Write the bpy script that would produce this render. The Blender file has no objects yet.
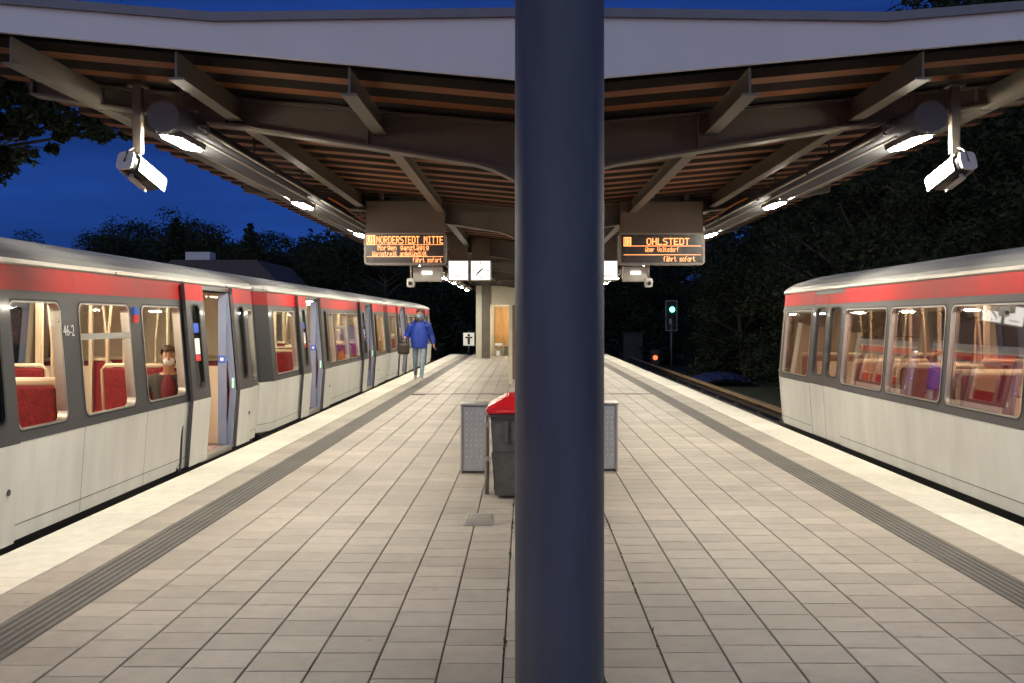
import bpy, bmesh, math, random
from mathutils import Vector, Matrix
R = math.radians
random.seed(7)
sc = bpy.context.scene
COL = sc.collection

# ---------------------------------------------------------------- materials
def mat(name, color, rough=0.6, metal=0.0, var=0.15, scale=6.0, bump=0.0, bscale=60.0, spec=0.5, color2=None, stretch=None, coat=0.0):
    m = bpy.data.materials.new(name); m.use_nodes = True
    nt = m.node_tree; b = nt.nodes['Principled BSDF']
    b.inputs['Roughness'].default_value = rough; b.inputs['Metallic'].default_value = metal
    b.inputs['Specular IOR Level'].default_value = spec
    if coat: b.inputs['Coat Weight'].default_value = coat; b.inputs['Coat Roughness'].default_value = 0.08
    tc = nt.nodes.new('ShaderNodeTexCoord')
    src = tc.outputs['Object']
    if stretch:
        mp = nt.nodes.new('ShaderNodeMapping'); mp.inputs['Scale'].default_value = stretch
        nt.links.new(src, mp.inputs['Vector']); src = mp.outputs['Vector']
    n = nt.nodes.new('ShaderNodeTexNoise'); n.inputs['Scale'].default_value = scale; n.inputs['Detail'].default_value = 6; n.inputs['Roughness'].default_value = 0.65
    nt.links.new(src, n.inputs['Vector'])
    cr = nt.nodes.new('ShaderNodeValToRGB')
    cr.color_ramp.elements[0].position = 0.3; cr.color_ramp.elements[1].position = 0.7
    c0 = [c*(1-var) for c in color]; c1 = [min(1, c*(1+var)) for c in color] if color2 is None else color2
    cr.color_ramp.elements[0].color = (*c0, 1); cr.color_ramp.elements[1].color = (*c1, 1)
    nt.links.new(n.outputs['Fac'], cr.inputs['Fac']); nt.links.new(cr.outputs['Color'], b.inputs['Base Color'])
    mr = nt.nodes.new('ShaderNodeMapRange'); mr.inputs['To Min'].default_value = max(0.02, rough-0.08); mr.inputs['To Max'].default_value = min(1, rough+0.1)
    nt.links.new(n.outputs['Fac'], mr.inputs['Value']); nt.links.new(mr.outputs['Result'], b.inputs['Roughness'])
    if bump:
        n2 = nt.nodes.new('ShaderNodeTexNoise'); n2.inputs['Scale'].default_value = bscale; n2.inputs['Detail'].default_value = 4
        nt.links.new(src, n2.inputs['Vector'])
        bp = nt.nodes.new('ShaderNodeBump'); bp.inputs['Strength'].default_value = bump; bp.inputs['Distance'].default_value = 0.01
        nt.links.new(n2.outputs['Fac'], bp.inputs['Height']); nt.links.new(bp.outputs['Normal'], b.inputs['Normal'])
    return m

def emit(name, color, strength):
    m = bpy.data.materials.new(name); m.use_nodes = True
    b = m.node_tree.nodes['Principled BSDF']
    b.inputs['Base Color'].default_value = (0.6, 0.6, 0.6, 1)
    b.inputs['Emission Color'].default_value = (*color, 1); b.inputs['Emission Strength'].default_value = strength
    return m

def glass(name, tint=(0.9, 0.93, 0.92), refl=1.0):
    m = bpy.data.materials.new(name); m.use_nodes = True
    nt = m.node_tree; nt.nodes.clear()
    o = nt.nodes.new('ShaderNodeOutputMaterial'); t = nt.nodes.new('ShaderNodeBsdfTransparent'); t.inputs['Color'].default_value = (*tint, 1)
    g = nt.nodes.new('ShaderNodeBsdfGlossy'); g.inputs['Roughness'].default_value = 0.02
    f = nt.nodes.new('ShaderNodeFresnel'); f.inputs['IOR'].default_value = 1.45
    mul = nt.nodes.new('ShaderNodeMath'); mul.operation = 'MULTIPLY'; mul.inputs[1].default_value = refl
    nt.links.new(f.outputs[0], mul.inputs[0])
    mx = nt.nodes.new('ShaderNodeMixShader'); nt.links.new(mul.outputs[0], mx.inputs[0]); nt.links.new(t.outputs[0], mx.inputs[1]); nt.links.new(g.outputs[0], mx.inputs[2])
    nt.links.new(mx.outputs[0], o.inputs[0])
    return m

def tile_mat(name, base, dark, spread):
    m = mat(name, base, 0.55, var=0.12, scale=9, bump=0.25, bscale=140)
    nt = m.node_tree; b = nt.nodes['Principled BSDF']
    cr = [n for n in nt.nodes if n.type == 'VALTORGB'][0]
    at = nt.nodes.new('ShaderNodeAttribute'); at.attribute_name = 'tone'
    mr = nt.nodes.new('ShaderNodeMapRange'); mr.inputs['To Min'].default_value = 1-spread; mr.inputs['To Max'].default_value = 1+spread*0.6
    nt.links.new(at.outputs['Fac'], mr.inputs['Value'])
    # large soft wear and small dark spots (chewing gum, dirt)
    tc = [n for n in nt.nodes if n.type == 'TEX_COORD'][0]
    vo = nt.nodes.new('ShaderNodeTexVoronoi'); vo.inputs['Scale'].default_value = 2.6; vo.inputs['Randomness'].default_value = 1
    nt.links.new(tc.outputs['Object'], vo.inputs['Vector'])
    lt = nt.nodes.new('ShaderNodeMapRange'); lt.inputs['From Min'].default_value = 0.03; lt.inputs['From Max'].default_value = 0.06; lt.inputs['To Min'].default_value = 0.72; lt.inputs['To Max'].default_value = 1.0
    nt.links.new(vo.outputs['Distance'], lt.inputs['Value'])
    nb = nt.nodes.new('ShaderNodeTexNoise'); nb.inputs['Scale'].default_value = 0.7; nb.inputs['Detail'].default_value = 5
    nt.links.new(tc.outputs['Object'], nb.inputs['Vector'])
    wr = nt.nodes.new('ShaderNodeMapRange'); wr.inputs['From Min'].default_value = 0.3; wr.inputs['From Max'].default_value = 0.7; wr.inputs['To Min'].default_value = 0.78; wr.inputs['To Max'].default_value = 1.06
    nt.links.new(nb.outputs['Fac'], wr.inputs['Value'])
    m1 = nt.nodes.new('ShaderNodeMath'); m1.operation = 'MULTIPLY'; nt.links.new(mr.outputs[0], m1.inputs[0]); nt.links.new(lt.outputs[0], m1.inputs[1])
    m2 = nt.nodes.new('ShaderNodeMath'); m2.operation = 'MULTIPLY'; nt.links.new(m1.outputs[0], m2.inputs[0]); nt.links.new(wr.outputs[0], m2.inputs[1])
    vm = nt.nodes.new('ShaderNodeVectorMath'); vm.operation = 'SCALE'
    nt.links.new(cr.outputs['Color'], vm.inputs[0]); nt.links.new(m2.outputs[0], vm.inputs['Scale'])
    nt.links.new(vm.outputs[0], b.inputs['Base Color'])
    return m

M = {}
M['tile'] = tile_mat('paving stone', (0.37, 0.334, 0.294), None, 0.15)
M['edge'] = tile_mat('pale edge slab', (0.74, 0.71, 0.63), None, 0.06)
M['tactile'] = tile_mat('grooved guide tile', (0.115, 0.108, 0.10), None, 0.12)
M['joint'] = mat('joint sand', (0.05, 0.045, 0.038), 0.95, var=0.4, scale=30)
M['concrete'] = mat('platform concrete', (0.22, 0.21, 0.2), 0.9, var=0.3, scale=3, bump=0.3)
M['ballast'] = mat('ballast stones', (0.09, 0.08, 0.075), 0.95, var=0.6, scale=18, bump=1.0, bscale=16)
M['soil'] = mat('dark soil and weeds', (0.035, 0.04, 0.022), 0.95, var=0.5, scale=2, bump=0.8, bscale=6)
M['rail'] = mat('rail steel', (0.25, 0.2, 0.17), 0.35, 0.9, var=0.3)
M['sleeper'] = mat('sleeper concrete', (0.16, 0.15, 0.14), 0.9, var=0.3)
M['cover'] = mat('weathered wood cover', (0.30, 0.20, 0.10), 0.7, var=0.3, scale=5, stretch=(8, 1, 8))
M['pole'] = mat('navy pole paint', (0.088, 0.096, 0.118), 0.6, var=0.22, scale=2.2, bump=0.06, bscale=45, stretch=(3, 3, .5))
M['fascia'] = mat('white fascia paint', (0.78, 0.77, 0.76), 0.6, var=0.05, scale=1.2, stretch=(1, 1, 0.4))
M['flash'] = mat('grey flashing', (0.17, 0.175, 0.19), 0.5, 0.6, var=0.15)
M['deck'] = mat('brown ribbed deck', (0.20, 0.066, 0.018), 0.55, var=0.4, scale=3, stretch=(0.6, 6, 2), spec=0.3)
M['deckgap'] = mat('dark deck recess', (0.022, 0.014, 0.01), 0.8, var=0.3, scale=4)  # darker colour for the recessed faces of the ribbed deck
M['steel'] = mat('canopy steel paint', (0.125, 0.107, 0.085), 0.5, var=0.16, scale=2.5, bump=0.05, bscale=20)
M['trough'] = mat('lamp channel grey', (0.10, 0.10, 0.11), 0.5, 0.0, var=0.1)
M['zinc'] = mat('galvanised conduit', (0.5, 0.48, 0.45), 0.35, 0.8, var=0.12)
M['orange'] = mat('orange cable sheath', (0.75, 0.22, 0.02), 0.5)
M['lamp'] = emit('platform lamp glow', (1.0, 0.92, 0.745), 490.0)
M['white_train'] = mat('train white paint', (0.74, 0.735, 0.69), 0.34, var=0.1, scale=1.6, coat=0.2, stretch=(1, 2.2, .5), bump=.06, bscale=3)
M['dark_train'] = mat('train anthracite paint', (0.05, 0.05, 0.056), 0.35, var=0.1, scale=2, coat=0.3)
M['red_train'] = mat('train red paint', (0.36, 0.006, 0.008), 0.5, var=0.14, scale=2, coat=0.04, spec=.25)
M['roof_train'] = mat('train roof aluminium', (0.36, 0.36, 0.36), 0.45, 0.6, var=0.2, scale=2, stretch=(3, 0.5, 3))
M['cream'] = mat('train interior cream', (0.70, 0.57, 0.42), 0.5, var=0.05)
M['trainfloor'] = mat('train floor vinyl', (0.28, 0.2, 0.2), 0.55, var=0.2, scale=30)
M['seat_red'] = mat('red seat fabric', (0.26, 0.022, 0.03), 0.85, var=0.45, scale=40)
M['seat_frame'] = mat('cream seat frame', (0.72, 0.56, 0.4), 0.4, var=0.05)
M['rubber'] = mat('black rubber', (0.02, 0.02, 0.02), 0.6, var=0.2)
M['trim'] = mat('bare aluminium trim', (0.55, 0.53, 0.5), 0.3, 0.8, var=0.1)
M['jamb'] = mat('blue grey door lining', (0.19, 0.22, 0.33), 0.45, var=0.08)
M['bellows'] = mat('grey bellows', (0.09, 0.09, 0.1), 0.7, var=0.2)
M['cabinet'] = mat('dark grey cabinet paint', (0.03, 0.032, 0.034), 0.6)
M['under'] = mat('sooty underframe', (0.03, 0.028, 0.026), 0.8, var=0.3)
M['glass'] = glass('train window glass')
M['glass_dark'] = glass('tinted train window glass', (0.7, 0.6, 0.57), 0.6)
M['glass_clear'] = glass('clear shelter glass')
M['trainlight'] = emit('train ceiling light', (1.0, 0.83, 0.62), 36.0)
M['white_txt'] = mat('white lettering', (0.8, 0.8, 0.78), 0.5, var=0.02)
M['bluesign'] = mat('blue sticker', (0.03, 0.1, 0.55), 0.5, var=0.05)
M['redsign'] = mat('red sticker', (0.7, 0.03, 0.03), 0.5, var=0.05)
M['greenglow'] = emit('green edge reflection', (0.05, 0.8, 0.35), 0.7)
M['screen'] = mat('display screen', (0.022, 0.014, 0.01), 0.25, var=0.1)
M['amber'] = emit('amber dot matrix', (1.0, 0.27, 0.03), 2.3)
M['signframe'] = mat('sign frame silver', (0.20, 0.18, 0.16), 0.45, 0.3, var=0.08)
M['signboard'] = mat('sign brown board', (0.10, 0.068, 0.046), 0.6, var=0.12)
M['boxgrey'] = mat('pale grey housing', (0.55, 0.52, 0.47), 0.45, var=0.06)
M['clockface'] = emit('backlit white face', (1.0, 0.97, 0.9), 1.3)
M['black'] = mat('black enamel', (0.015, 0.015, 0.015), 0.4, var=0.1)
M['facetext'] = mat('pale violet print', (0.55, 0.48, 0.62), 0.6)
M['camwhite'] = mat('camera housing white', (0.78, 0.77, 0.72), 0.35, var=0.05)
M['bin_steel'] = mat('brushed steel sheet', (0.40, 0.43, 0.45), 0.45, 0.45, var=0.16, scale=8, stretch=(6, 6, 1))
M['binbody'] = mat('bin grey plastic', (0.085, 0.088, 0.085), 0.5, var=0.35, scale=7, bump=.1, bscale=30)
M['binlid'] = mat('bin red lid', (0.62, 0.012, 0.02), 0.35, var=0.08)
M['stud'] = mat('bright rivets', (0.8, 0.8, 0.8), 0.3, 0.6)
M['plate'] = mat('worn cover plate', (0.27, 0.26, 0.25), 0.45, 0.4, var=0.25, scale=12)
M['wall_cream'] = mat('shelter cream wall', (0.62, 0.58, 0.46), 0.7, var=0.06)
M['wood'] = mat('shelter wood panel', (0.52, 0.27, 0.08), 0.5, var=0.3, scale=4, stretch=(6, 6, 0.6))
M['shelterlamp'] = emit('shelter lamp', (1.0, 0.86, 0.66), 90.0)
M['posterbrown'] = mat('brown panel board', (0.20, 0.12, 0.07), 0.55, var=0.2)
M['skin'] = mat('skin', (0.50, 0.27, 0.19), 0.5, var=0.1, scale=20)
M['jacket'] = mat('blue jacket cloth', (0.014, 0.045, 0.34), 0.65, var=0.25, scale=14, bump=0.4, bscale=18)
M['jeans'] = mat('light jeans', (0.22, 0.28, 0.36), 0.85, var=0.3, scale=12)
M['shoe'] = mat('pale trainer', (0.42, 0.36, 0.33), 0.6, var=0.15)
M['hair_red'] = mat('red brown hair', (0.22, 0.06, 0.035), 0.6, var=0.35, scale=40)
M['hair_dark'] = mat('short dark hair', (0.05, 0.03, 0.022), 0.6, var=0.35, scale=40)
M['hair_brown'] = mat('long brown hair', (0.22, 0.10, 0.04), 0.55, var=0.4, scale=30, stretch=(6, 6, 1))
M['mask_blue'] = mat('blue mask fabric', (0.22, 0.52, 0.8), 0.8, var=0.06)
M['mask_white'] = mat('white mask fabric', (0.75, 0.78, 0.8), 0.8, var=0.05)
M['scarf'] = mat('dark scarf', (0.03, 0.028, 0.03), 0.85)
M['bag'] = mat('dark brown leather', (0.03, 0.018, 0.013), 0.5, var=0.3)
M['coat'] = mat('dark olive coat', (0.055, 0.05, 0.042), 0.85, var=0.25, scale=20)
M['maroon'] = mat('maroon shirt', (0.16, 0.02, 0.03), 0.85, var=0.25, scale=25)
M['trousers'] = mat('dark trousers', (0.025, 0.025, 0.03), 0.85)
M['bark'] = mat('bark', (0.07, 0.055, 0.04), 0.9, var=0.4, scale=8, stretch=(3, 3, 0.5), bump=0.8, bscale=14)
M['leaf_a'] = mat('dark leaves', (0.018, 0.03, 0.012), 0.8, var=0.45, scale=1.2, color2=(0.042, 0.058, 0.022), spec=.2)
M['leaf_b'] = mat('blue green leaves', (0.016, 0.027, 0.016), 0.8, var=0.45, scale=1.2, color2=(0.035, 0.05, 0.026), spec=.2)
M['house_wall'] = mat('pale house wall', (0.6, 0.6, 0.62), 0.8, var=0.1)
M['house_roof'] = mat('dark roof tiles', (0.08, 0.07, 0.07), 0.8, var=0.2)
M['winpane'] = mat('dark window pane', (0.02, 0.025, 0.03), 0.1, var=0.1)
M['siggreen'] = emit('green signal lens', (0.08, 1.0, 0.62), 9.0)
M['sigorange'] = emit('orange signal lens', (1.0, 0.13, 0.015), 2.2)
M['sigwhite'] = mat('signal outline paint', (0.5, 0.55, 0.53), 0.5)
M['fence'] = mat('fence steel', (0.2, 0.2, 0.2), 0.5, 0.5)
M['bluetarp'] = mat('blue sheeting', (0.008, 0.018, 0.08), 0.6, var=0.2, bump=0.5, bscale=4)
M['moss'] = mat('joint moss', (0.10, 0.12, 0.03), 0.9, var=0.4, scale=50)

# ---------------------------------------------------------------- mesh builder
class MB:
    def __init__(s): s.v = []; s.f = []; s.mi = []; s.sm = []; s.tone = []
    def vert(s, p): s.v.append(tuple(p)); return len(s.v)-1
    def face(s, idx, mi=0, smooth=False, tone=0.5): s.f.append(tuple(idx)); s.mi.append(mi); s.sm.append(smooth); s.tone.append(tone)
    def quad(s, a, b, c, d, mi=0, smooth=False, tone=0.5):
        i = [s.vert(p) for p in (a, b, c, d)]; s.face(i, mi, smooth, tone)
    def poly(s, pts, mi=0): s.face([s.vert(p) for p in pts], mi)
    def box(s, x0, x1, y0, y1, z0, z1, mi=0, bev=0.0, mtx=None):
        if bev > 0:
            bm = bmesh.new(); bmesh.ops.create_cube(bm, size=1)
            for v in bm.verts: v.co = Vector((x0+(v.co.x+.5)*(x1-x0), y0+(v.co.y+.5)*(y1-y0), z0+(v.co.z+.5)*(z1-z0)))
            bmesh.ops.bevel(bm, geom=bm.edges[:], offset=bev, segments=2, profile=0.6, affect='EDGES')
            s.add_bm(bm, mi, mtx); return
        P = [(x0,y0,z0),(x1,y0,z0),(x1,y1,z0),(x0,y1,z0),(x0,y0,z1),(x1,y0,z1),(x1,y1,z1),(x0,y1,z1)]
        if mtx is not None: P = [tuple(mtx @ Vector(p)) for p in P]
        b = len(s.v); s.v += P
        for f in ((0,3,2,1),(4,5,6,7),(0,1,5,4),(1,2,6,5),(2,3,7,6),(3,0,4,7)): s.face([b+i for i in f], mi)
    def add_bm(s, bm, mi=0, mtx=None, smooth=False):
        bm.verts.ensure_lookup_table(); b = len(s.v)
        for v in bm.verts: s.v.append(tuple(mtx @ v.co) if mtx is not None else tuple(v.co))
        for f in bm.faces: s.face([b+v.index for v in f.verts], mi, smooth)
        bm.free()
    def tube(s, pts, r, n=10, mi=0, cap=True, radii=None):
        pts = [Vector(p) for p in pts]; rings = []
        for i, p in enumerate(pts):
            d = (pts[min(i+1, len(pts)-1)]-pts[max(i-1, 0)]).normalized()
            up = Vector((0,0,1)) if abs(d.z) < .9 else Vector((0,1,0))
            a = d.cross(up).normalized(); c = a.cross(d).normalized()
            rr = radii[i] if radii else r
            rings.append([s.vert(p+(a*math.cos(2*math.pi*k/n)+c*math.sin(2*math.pi*k/n))*rr) for k in range(n)])
        for i in range(len(rings)-1):
            for k in range(n): s.face((rings[i][k], rings[i][(k+1)%n], rings[i+1][(k+1)%n], rings[i+1][k]), mi, True)
        if cap: s.face(rings[0][::-1], mi); s.face(rings[-1], mi)
    def prism(s, pts, y0, y1, mi=0, smooth=False):          # pts in (x,z), extruded along y
        a = [s.vert((x, y0, z)) for x, z in pts]; b = [s.vert((x, y1, z)) for x, z in pts]; n = len(pts)
        for k in range(n): s.face((a[k], a[(k+1)%n], b[(k+1)%n], b[k]), mi, smooth)
        s.face(a[::-1], mi); s.face(b, mi)
    def prism_z(s, pts, z0, z1, mi=0):
        a = [s.vert((x, y, z0)) for x, y in pts]; b = [s.vert((x, y, z1)) for x, y in pts]; n = len(pts)
        for k in range(n): s.face((a[k], a[(k+1)%n], b[(k+1)%n], b[k]), mi)
        s.face(a[::-1], mi); s.face(b, mi)
    def ball(s, c, r, mi=0, sc3=(1,1,1), seg=14, rings=9, mtx=None):
        bm = bmesh.new(); bmesh.ops.create_uvsphere(bm, u_segments=seg, v_segments=rings, radius=1)
        for v in bm.verts:
            p = Vector((v.co.x*r*sc3[0], v.co.y*r*sc3[1], v.co.z*r*sc3[2]))
            if mtx is not None: p = mtx @ p
            v.co = p+Vector(c)
        s.add_bm(bm, mi, None, True)
    def build(s, name, mats, parent=None, fixn=True):
        me = bpy.data.meshes.new(name); me.from_pydata(s.v, [], s.f)
        if not isinstance(mats, (list, tuple)): mats = [mats]
        for m in mats: me.materials.append(m)
        me.polygons.foreach_set('material_index', s.mi); me.polygons.foreach_set('use_smooth', s.sm)
        if any(t != 0.5 for t in s.tone):
            at = me.attributes.new('tone', 'FLOAT', 'FACE'); at.data.foreach_set('value', s.tone)
        me.update()
        if fixn:
            bm = bmesh.new(); bm.from_mesh(me); bmesh.ops.recalc_face_normals(bm, faces=bm.faces[:]); bm.to_mesh(me); bm.free()
        o = bpy.data.objects.new(name, me); COL.objects.link(o)
        if parent: o.parent = parent
        return o

def tag(o, label=None, cat=None, group=None, kind=None):
    if label: o['label'] = label
    if cat: o['category'] = cat
    if group: o['group'] = group
    if kind: o['kind'] = kind
    return o
def thing(name, label, cat, loc=(0,0,0), rz=0, group=None):
    o = bpy.data.objects.new(name, None); COL.objects.link(o); o.location = loc; o.rotation_euler = (0,0,rz); o.empty_display_size = 0.2
    return tag(o, label, cat, group)
def kids(o): return [c for c in COL.objects if c.parent == o]
def copy_tree(o, parent=None):
    c = o.copy(); COL.objects.link(c); c.parent = parent
    for ch in kids(o): copy_tree(ch, c)
    return c

CX = 0.15           # platform centre line

# ---------------------------------------------------------------- world / sky
w = bpy.data.worlds.new('World'); sc.world = w; w.use_nodes = True
nt = w.node_tree; bg = nt.nodes['Background']
sky = nt.nodes.new('ShaderNodeTexSky'); sky.sky_type = 'NISHITA'; sky.sun_disc = False
sky.sun_elevation = R(0.2); sky.sun_rotation = R(188); sky.ozone_density = 6.0; sky.dust_density = 0.6; sky.air_density = 1.0
tcw = nt.nodes.new('ShaderNodeTexCoord'); mpw = nt.nodes.new('ShaderNodeMapping'); mpw.inputs['Scale'].default_value = (1.2, 1.2, 9.0)
nt.links.new(tcw.outputs['Generated'], mpw.inputs['Vector'])
nw = nt.nodes.new('ShaderNodeTexNoise'); nw.inputs['Scale'].default_value = 2.2; nw.inputs['Detail'].default_value = 6
nt.links.new(mpw.outputs['Vector'], nw.inputs['Vector'])
mrw = nt.nodes.new('ShaderNodeMapRange'); mrw.inputs['From Min'].default_value = 0.35; mrw.inputs['From Max'].default_value = 0.7; mrw.inputs['To Min'].default_value = 0.70; mrw.inputs['To Max'].default_value = 1.16
nt.links.new(nw.outputs['Fac'], mrw.inputs['Value'])
vmw = nt.nodes.new('ShaderNodeVectorMath'); vmw.operation = 'SCALE'
def wn(t, **kw):
    n = nt.nodes.new(t)
    for k, v in kw.items(): setattr(n, k, v)
    return n
sx = wn('ShaderNodeSeparateXYZ'); nt.links.new(tcw.outputs['Generated'], sx.inputs[0])
ah = wn('ShaderNodeMapRange', interpolation_type='SMOOTHSTEP'); ah.inputs['From Min'].default_value = -.35; ah.inputs['From Max'].default_value = .25; ah.inputs['To Min'].default_value = 0.02; ah.inputs['To Max'].default_value = .34
nt.links.new(sx.outputs['Y'], ah.inputs['Value'])
zz = wn('ShaderNodeMath', operation='ADD'); nt.links.new(sx.outputs['Z'], zz.inputs[0]); nt.links.new(ah.outputs[0], zz.inputs[1])
cx_ = wn('ShaderNodeCombineXYZ'); nt.links.new(sx.outputs['X'], cx_.inputs['X']); nt.links.new(sx.outputs['Y'], cx_.inputs['Y']); nt.links.new(zz.outputs[0], cx_.inputs['Z'])
nm = wn('ShaderNodeVectorMath', operation='NORMALIZE'); nt.links.new(cx_.outputs[0], nm.inputs[0]); nt.links.new(nm.outputs[0], sky.inputs['Vector'])
tint = wn('ShaderNodeVectorMath', operation='MULTIPLY'); tint.inputs[1].default_value = (1.6, .78, .76); nt.links.new(sky.outputs['Color'], tint.inputs[0])
nt.links.new(tint.outputs[0], vmw.inputs[0]); nt.links.new(mrw.outputs['Result'], vmw.inputs['Scale'])
# pale glow added to the sky behind the viewer, lights fascia and pole
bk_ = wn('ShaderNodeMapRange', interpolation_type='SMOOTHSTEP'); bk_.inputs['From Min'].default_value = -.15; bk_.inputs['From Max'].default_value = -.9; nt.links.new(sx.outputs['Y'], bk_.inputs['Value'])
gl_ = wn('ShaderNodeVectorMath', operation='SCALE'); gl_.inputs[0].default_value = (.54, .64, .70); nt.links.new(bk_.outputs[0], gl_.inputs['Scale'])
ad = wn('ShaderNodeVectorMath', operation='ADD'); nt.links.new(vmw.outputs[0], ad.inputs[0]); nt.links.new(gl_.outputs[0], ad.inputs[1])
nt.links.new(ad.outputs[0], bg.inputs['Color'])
bg.inputs['Strength'].default_value = 0.62

# ---------------------------------------------------------------- ground, tracks, platform
g = MB(); g.quad((-300,-100,-1.3), (300,-100,-1.3), (300,500,-1.3), (-300,500,-1.3)); tag(g.build('ground', M['soil']), kind='structure')
for name, xc in (('ballast_bed', -4.80), ('ballast_bed', 5.12)):
    g = MB(); n = 60
    for i in range(n):
        y0 = -20+i*3; y1 = y0+3
        g.quad((xc-2.4, y0, -1.29), (xc-1.6, y0, -1.13), (xc-1.6, y1, -1.13), (xc-2.4, y1, -1.29))
        g.quad((xc-1.6, y0, -1.13), (xc+1.6, y0, -1.13), (xc+1.6, y1, -1.13), (xc-1.6, y1, -1.13))
        g.quad((xc+1.6, y0, -1.13), (xc+2.4, y0, -1.29), (xc+2.4, y1, -1.29), (xc+1.6, y1, -1.13))
    tag(g.build(name, M['ballast']), kind='structure')
    g = MB()
    for i in range(240): g.box(xc-1.25, xc+1.25, -18+i*.65, -17.76+i*.65, -1.2, -1.09)
    for sx in (-.745, .745):
        for (a, b, z0, z1) in ((-.07, .07, -1.09, -1.07), (-.012, .012, -1.07, -.99), (-.035, .035, -.99, -.95)):
            g.box(xc+sx+a, xc+sx+b, -18, 138, z0, z1, 1)
    tag(g.build('railway_track', [M['sleeper'], M['rail']]), kind='structure')

XL, XR = -3.44, 3.74
Y0, YE = -4.0, 46.0
g = MB(); g.box(XL+.06, XR-.06, Y0, YE, -1.28, -.075); g.box(XL, XR, Y0, YE, -.075, -.012, 1)
tag(g.build('platform', [M['concrete'], M['joint']]), kind='structure')

def tiles(name, cols, length, gx, gy, matl, jit=0.0007, zt=0.0, off=True, skip=None):
    g = MB()
    for (a, b) in cols:
        y = Y0+(random.random()*length if off else 0)
        y -= length
        while y < YE:
            ya, yb = max(y, Y0)+gy, min(y+length, YE)-gy
            y += length
            if yb-ya < .02: continue
            if skip and skip(ya, yb, a, b): continue
            z = [zt+random.uniform(-jit, jit) for _ in range(4)]
            x0, x1 = a+gx, b-gx; e = .003; t = random.random()*.98+.01
            P = [(x0+e, ya+e, z[0]), (x1-e, ya+e, z[1]), (x1-e, yb-e, z[2]), (x0+e, yb-e, z[3])]
            Q = [(x0, ya, zt-.004), (x1, ya, zt-.004), (x1, yb, zt-.004), (x0, yb, zt-.004)]
            D = [(q[0], q[1], zt-.014) for q in Q]
            ip = [g.vert(p) for p in P]; iq = [g.vert(p) for p in Q]; idd = [g.vert(p) for p in D]
            g.face(ip, 0, False, t)
            for k in range(4):
                g.face((iq[k], iq[(k+1)%4], ip[(k+1)%4], ip[k]), 0, False, t); g.face((idd[k], idd[(k+1)%4], iq[(k+1)%4], iq[k]), 0, False, t)
    return tag(g.build(name, matl, fixn=False), kind='structure')
JL = [-2.394+.2867*k for k in range(9)]
JR = [.34+.2925*k for k in range(9)]
J = JL+[.12]+JR
cols = [(J[i], J[i+1]) for i in range(len(J)-1)]+[(-2.96, -2.68), (2.95, 3.28)]
tiles('paving', cols,   .247, .0038, .0019, M['tile'], skip=lambda ya, yb, a, b: a > -2.45 and b < 2.75 and (20.9 < (ya+yb)/2 < 21.12))
tiles('platform_edge_slabs', [(-3.455, -2.96), (3.28, 3.755)], 2.0, .004, .003, M['edge'], jit=.0004, zt=.003, off=False)
# grooved guide strips
g = MB()
for (a, b) in ((-2.68, -2.394), (2.68, 2.95)):
    n = 6; pw = (b-a)/n; y = Y0
    while y < YE:
        t = random.random()*.98+.01
        for k in range(n):
            x0, x1 = a+k*pw+.008, a+(k+1)*pw-.008
            ya, yb = y+.002, min(y+.298, YE)
            g.quad((x0+.004, ya, .002), (x1-.004, ya, .002), (x1-.004, yb, .002), (x0+.004, yb, .002), 0, False, t)
            g.quad((x0-.004, ya, -.008), (x0+.004, ya, .002), (x0+.004, yb, .002), (x0-.004, yb, -.008), 0, False, t)
            g.quad((x1-.004, ya, .002), (x1+.004, ya, -.008), (x1+.004, yb, -.008), (x1-.004, yb, .002), 0, False, t)
        y += .3
tag(g.build('tactile_paving', M['tactile'], fixn=False), kind='structure')
g = MB(); g.box(-2.39, 2.675, 20.95, 21.07, -.011, .0016)
for k in range(100):
    if random.random() < .5: continue
tag(g.build('expansion_joint', M['joint']), kind='structure')
# moss in the middle joint
g = MB()
for k in range(700):
    xj = random.choice((JL[8], JL[8], JL[8], .34, .34, JR[1])); y = 4+random.random()**1.6*4.5
    x = xj+random.gauss(0, .004); h = .004+random.random()**3*.022; a = random.random()*6.28; r = .003+random.random()*.009
    if math.sin(y*7+xj*9)+random.uniform(-.6, .6) < .35: continue
    g.poly([(x-r*math.cos(a), y-r*math.sin(a), -.006), (x+r*math.cos(a), y+r*math.sin(a), -.006), (x+r*.4*math.sin(a), y-r*.4*math.cos(a), h)])
tag(g.build('joint_moss', M['moss'], fixn=False), kind='stuff')
# access cover plate
t = thing('access_cover', 'small worn metal access cover set flush in the paving before the bins', 'cover', (-.36, 7.75, 0))
g = MB(); g.box(-.09, .09, -.22, .22, -.002, .006, 0, .002); g.build('cover_plate', M['plate'], t)
g = MB(); g.box(-.11, -.094, -.24, .24, -.002, .005); g.box(.094, .11, -.24, .24, -.002, .005); g.box(-.094, .094, -.24, -.224, -.002, .005); g.box(-.094, .094, .224, .24, -.002, .005); g.build('cover_frame', M['zinc'], t)

# ---------------------------------------------------------------- canopy
can = thing('station_canopy', 'shallow V shaped platform canopy with white front fascia and brown ribbed underside', 'canopy', (CX, 6.15, 0))
YF, YB = 6.15, 46.5
OFF = 6.15
def zr(u): return 3.02+.0915*abs(u)
BEAMS = [7.57+5.68*k for k in range(7)]
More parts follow.
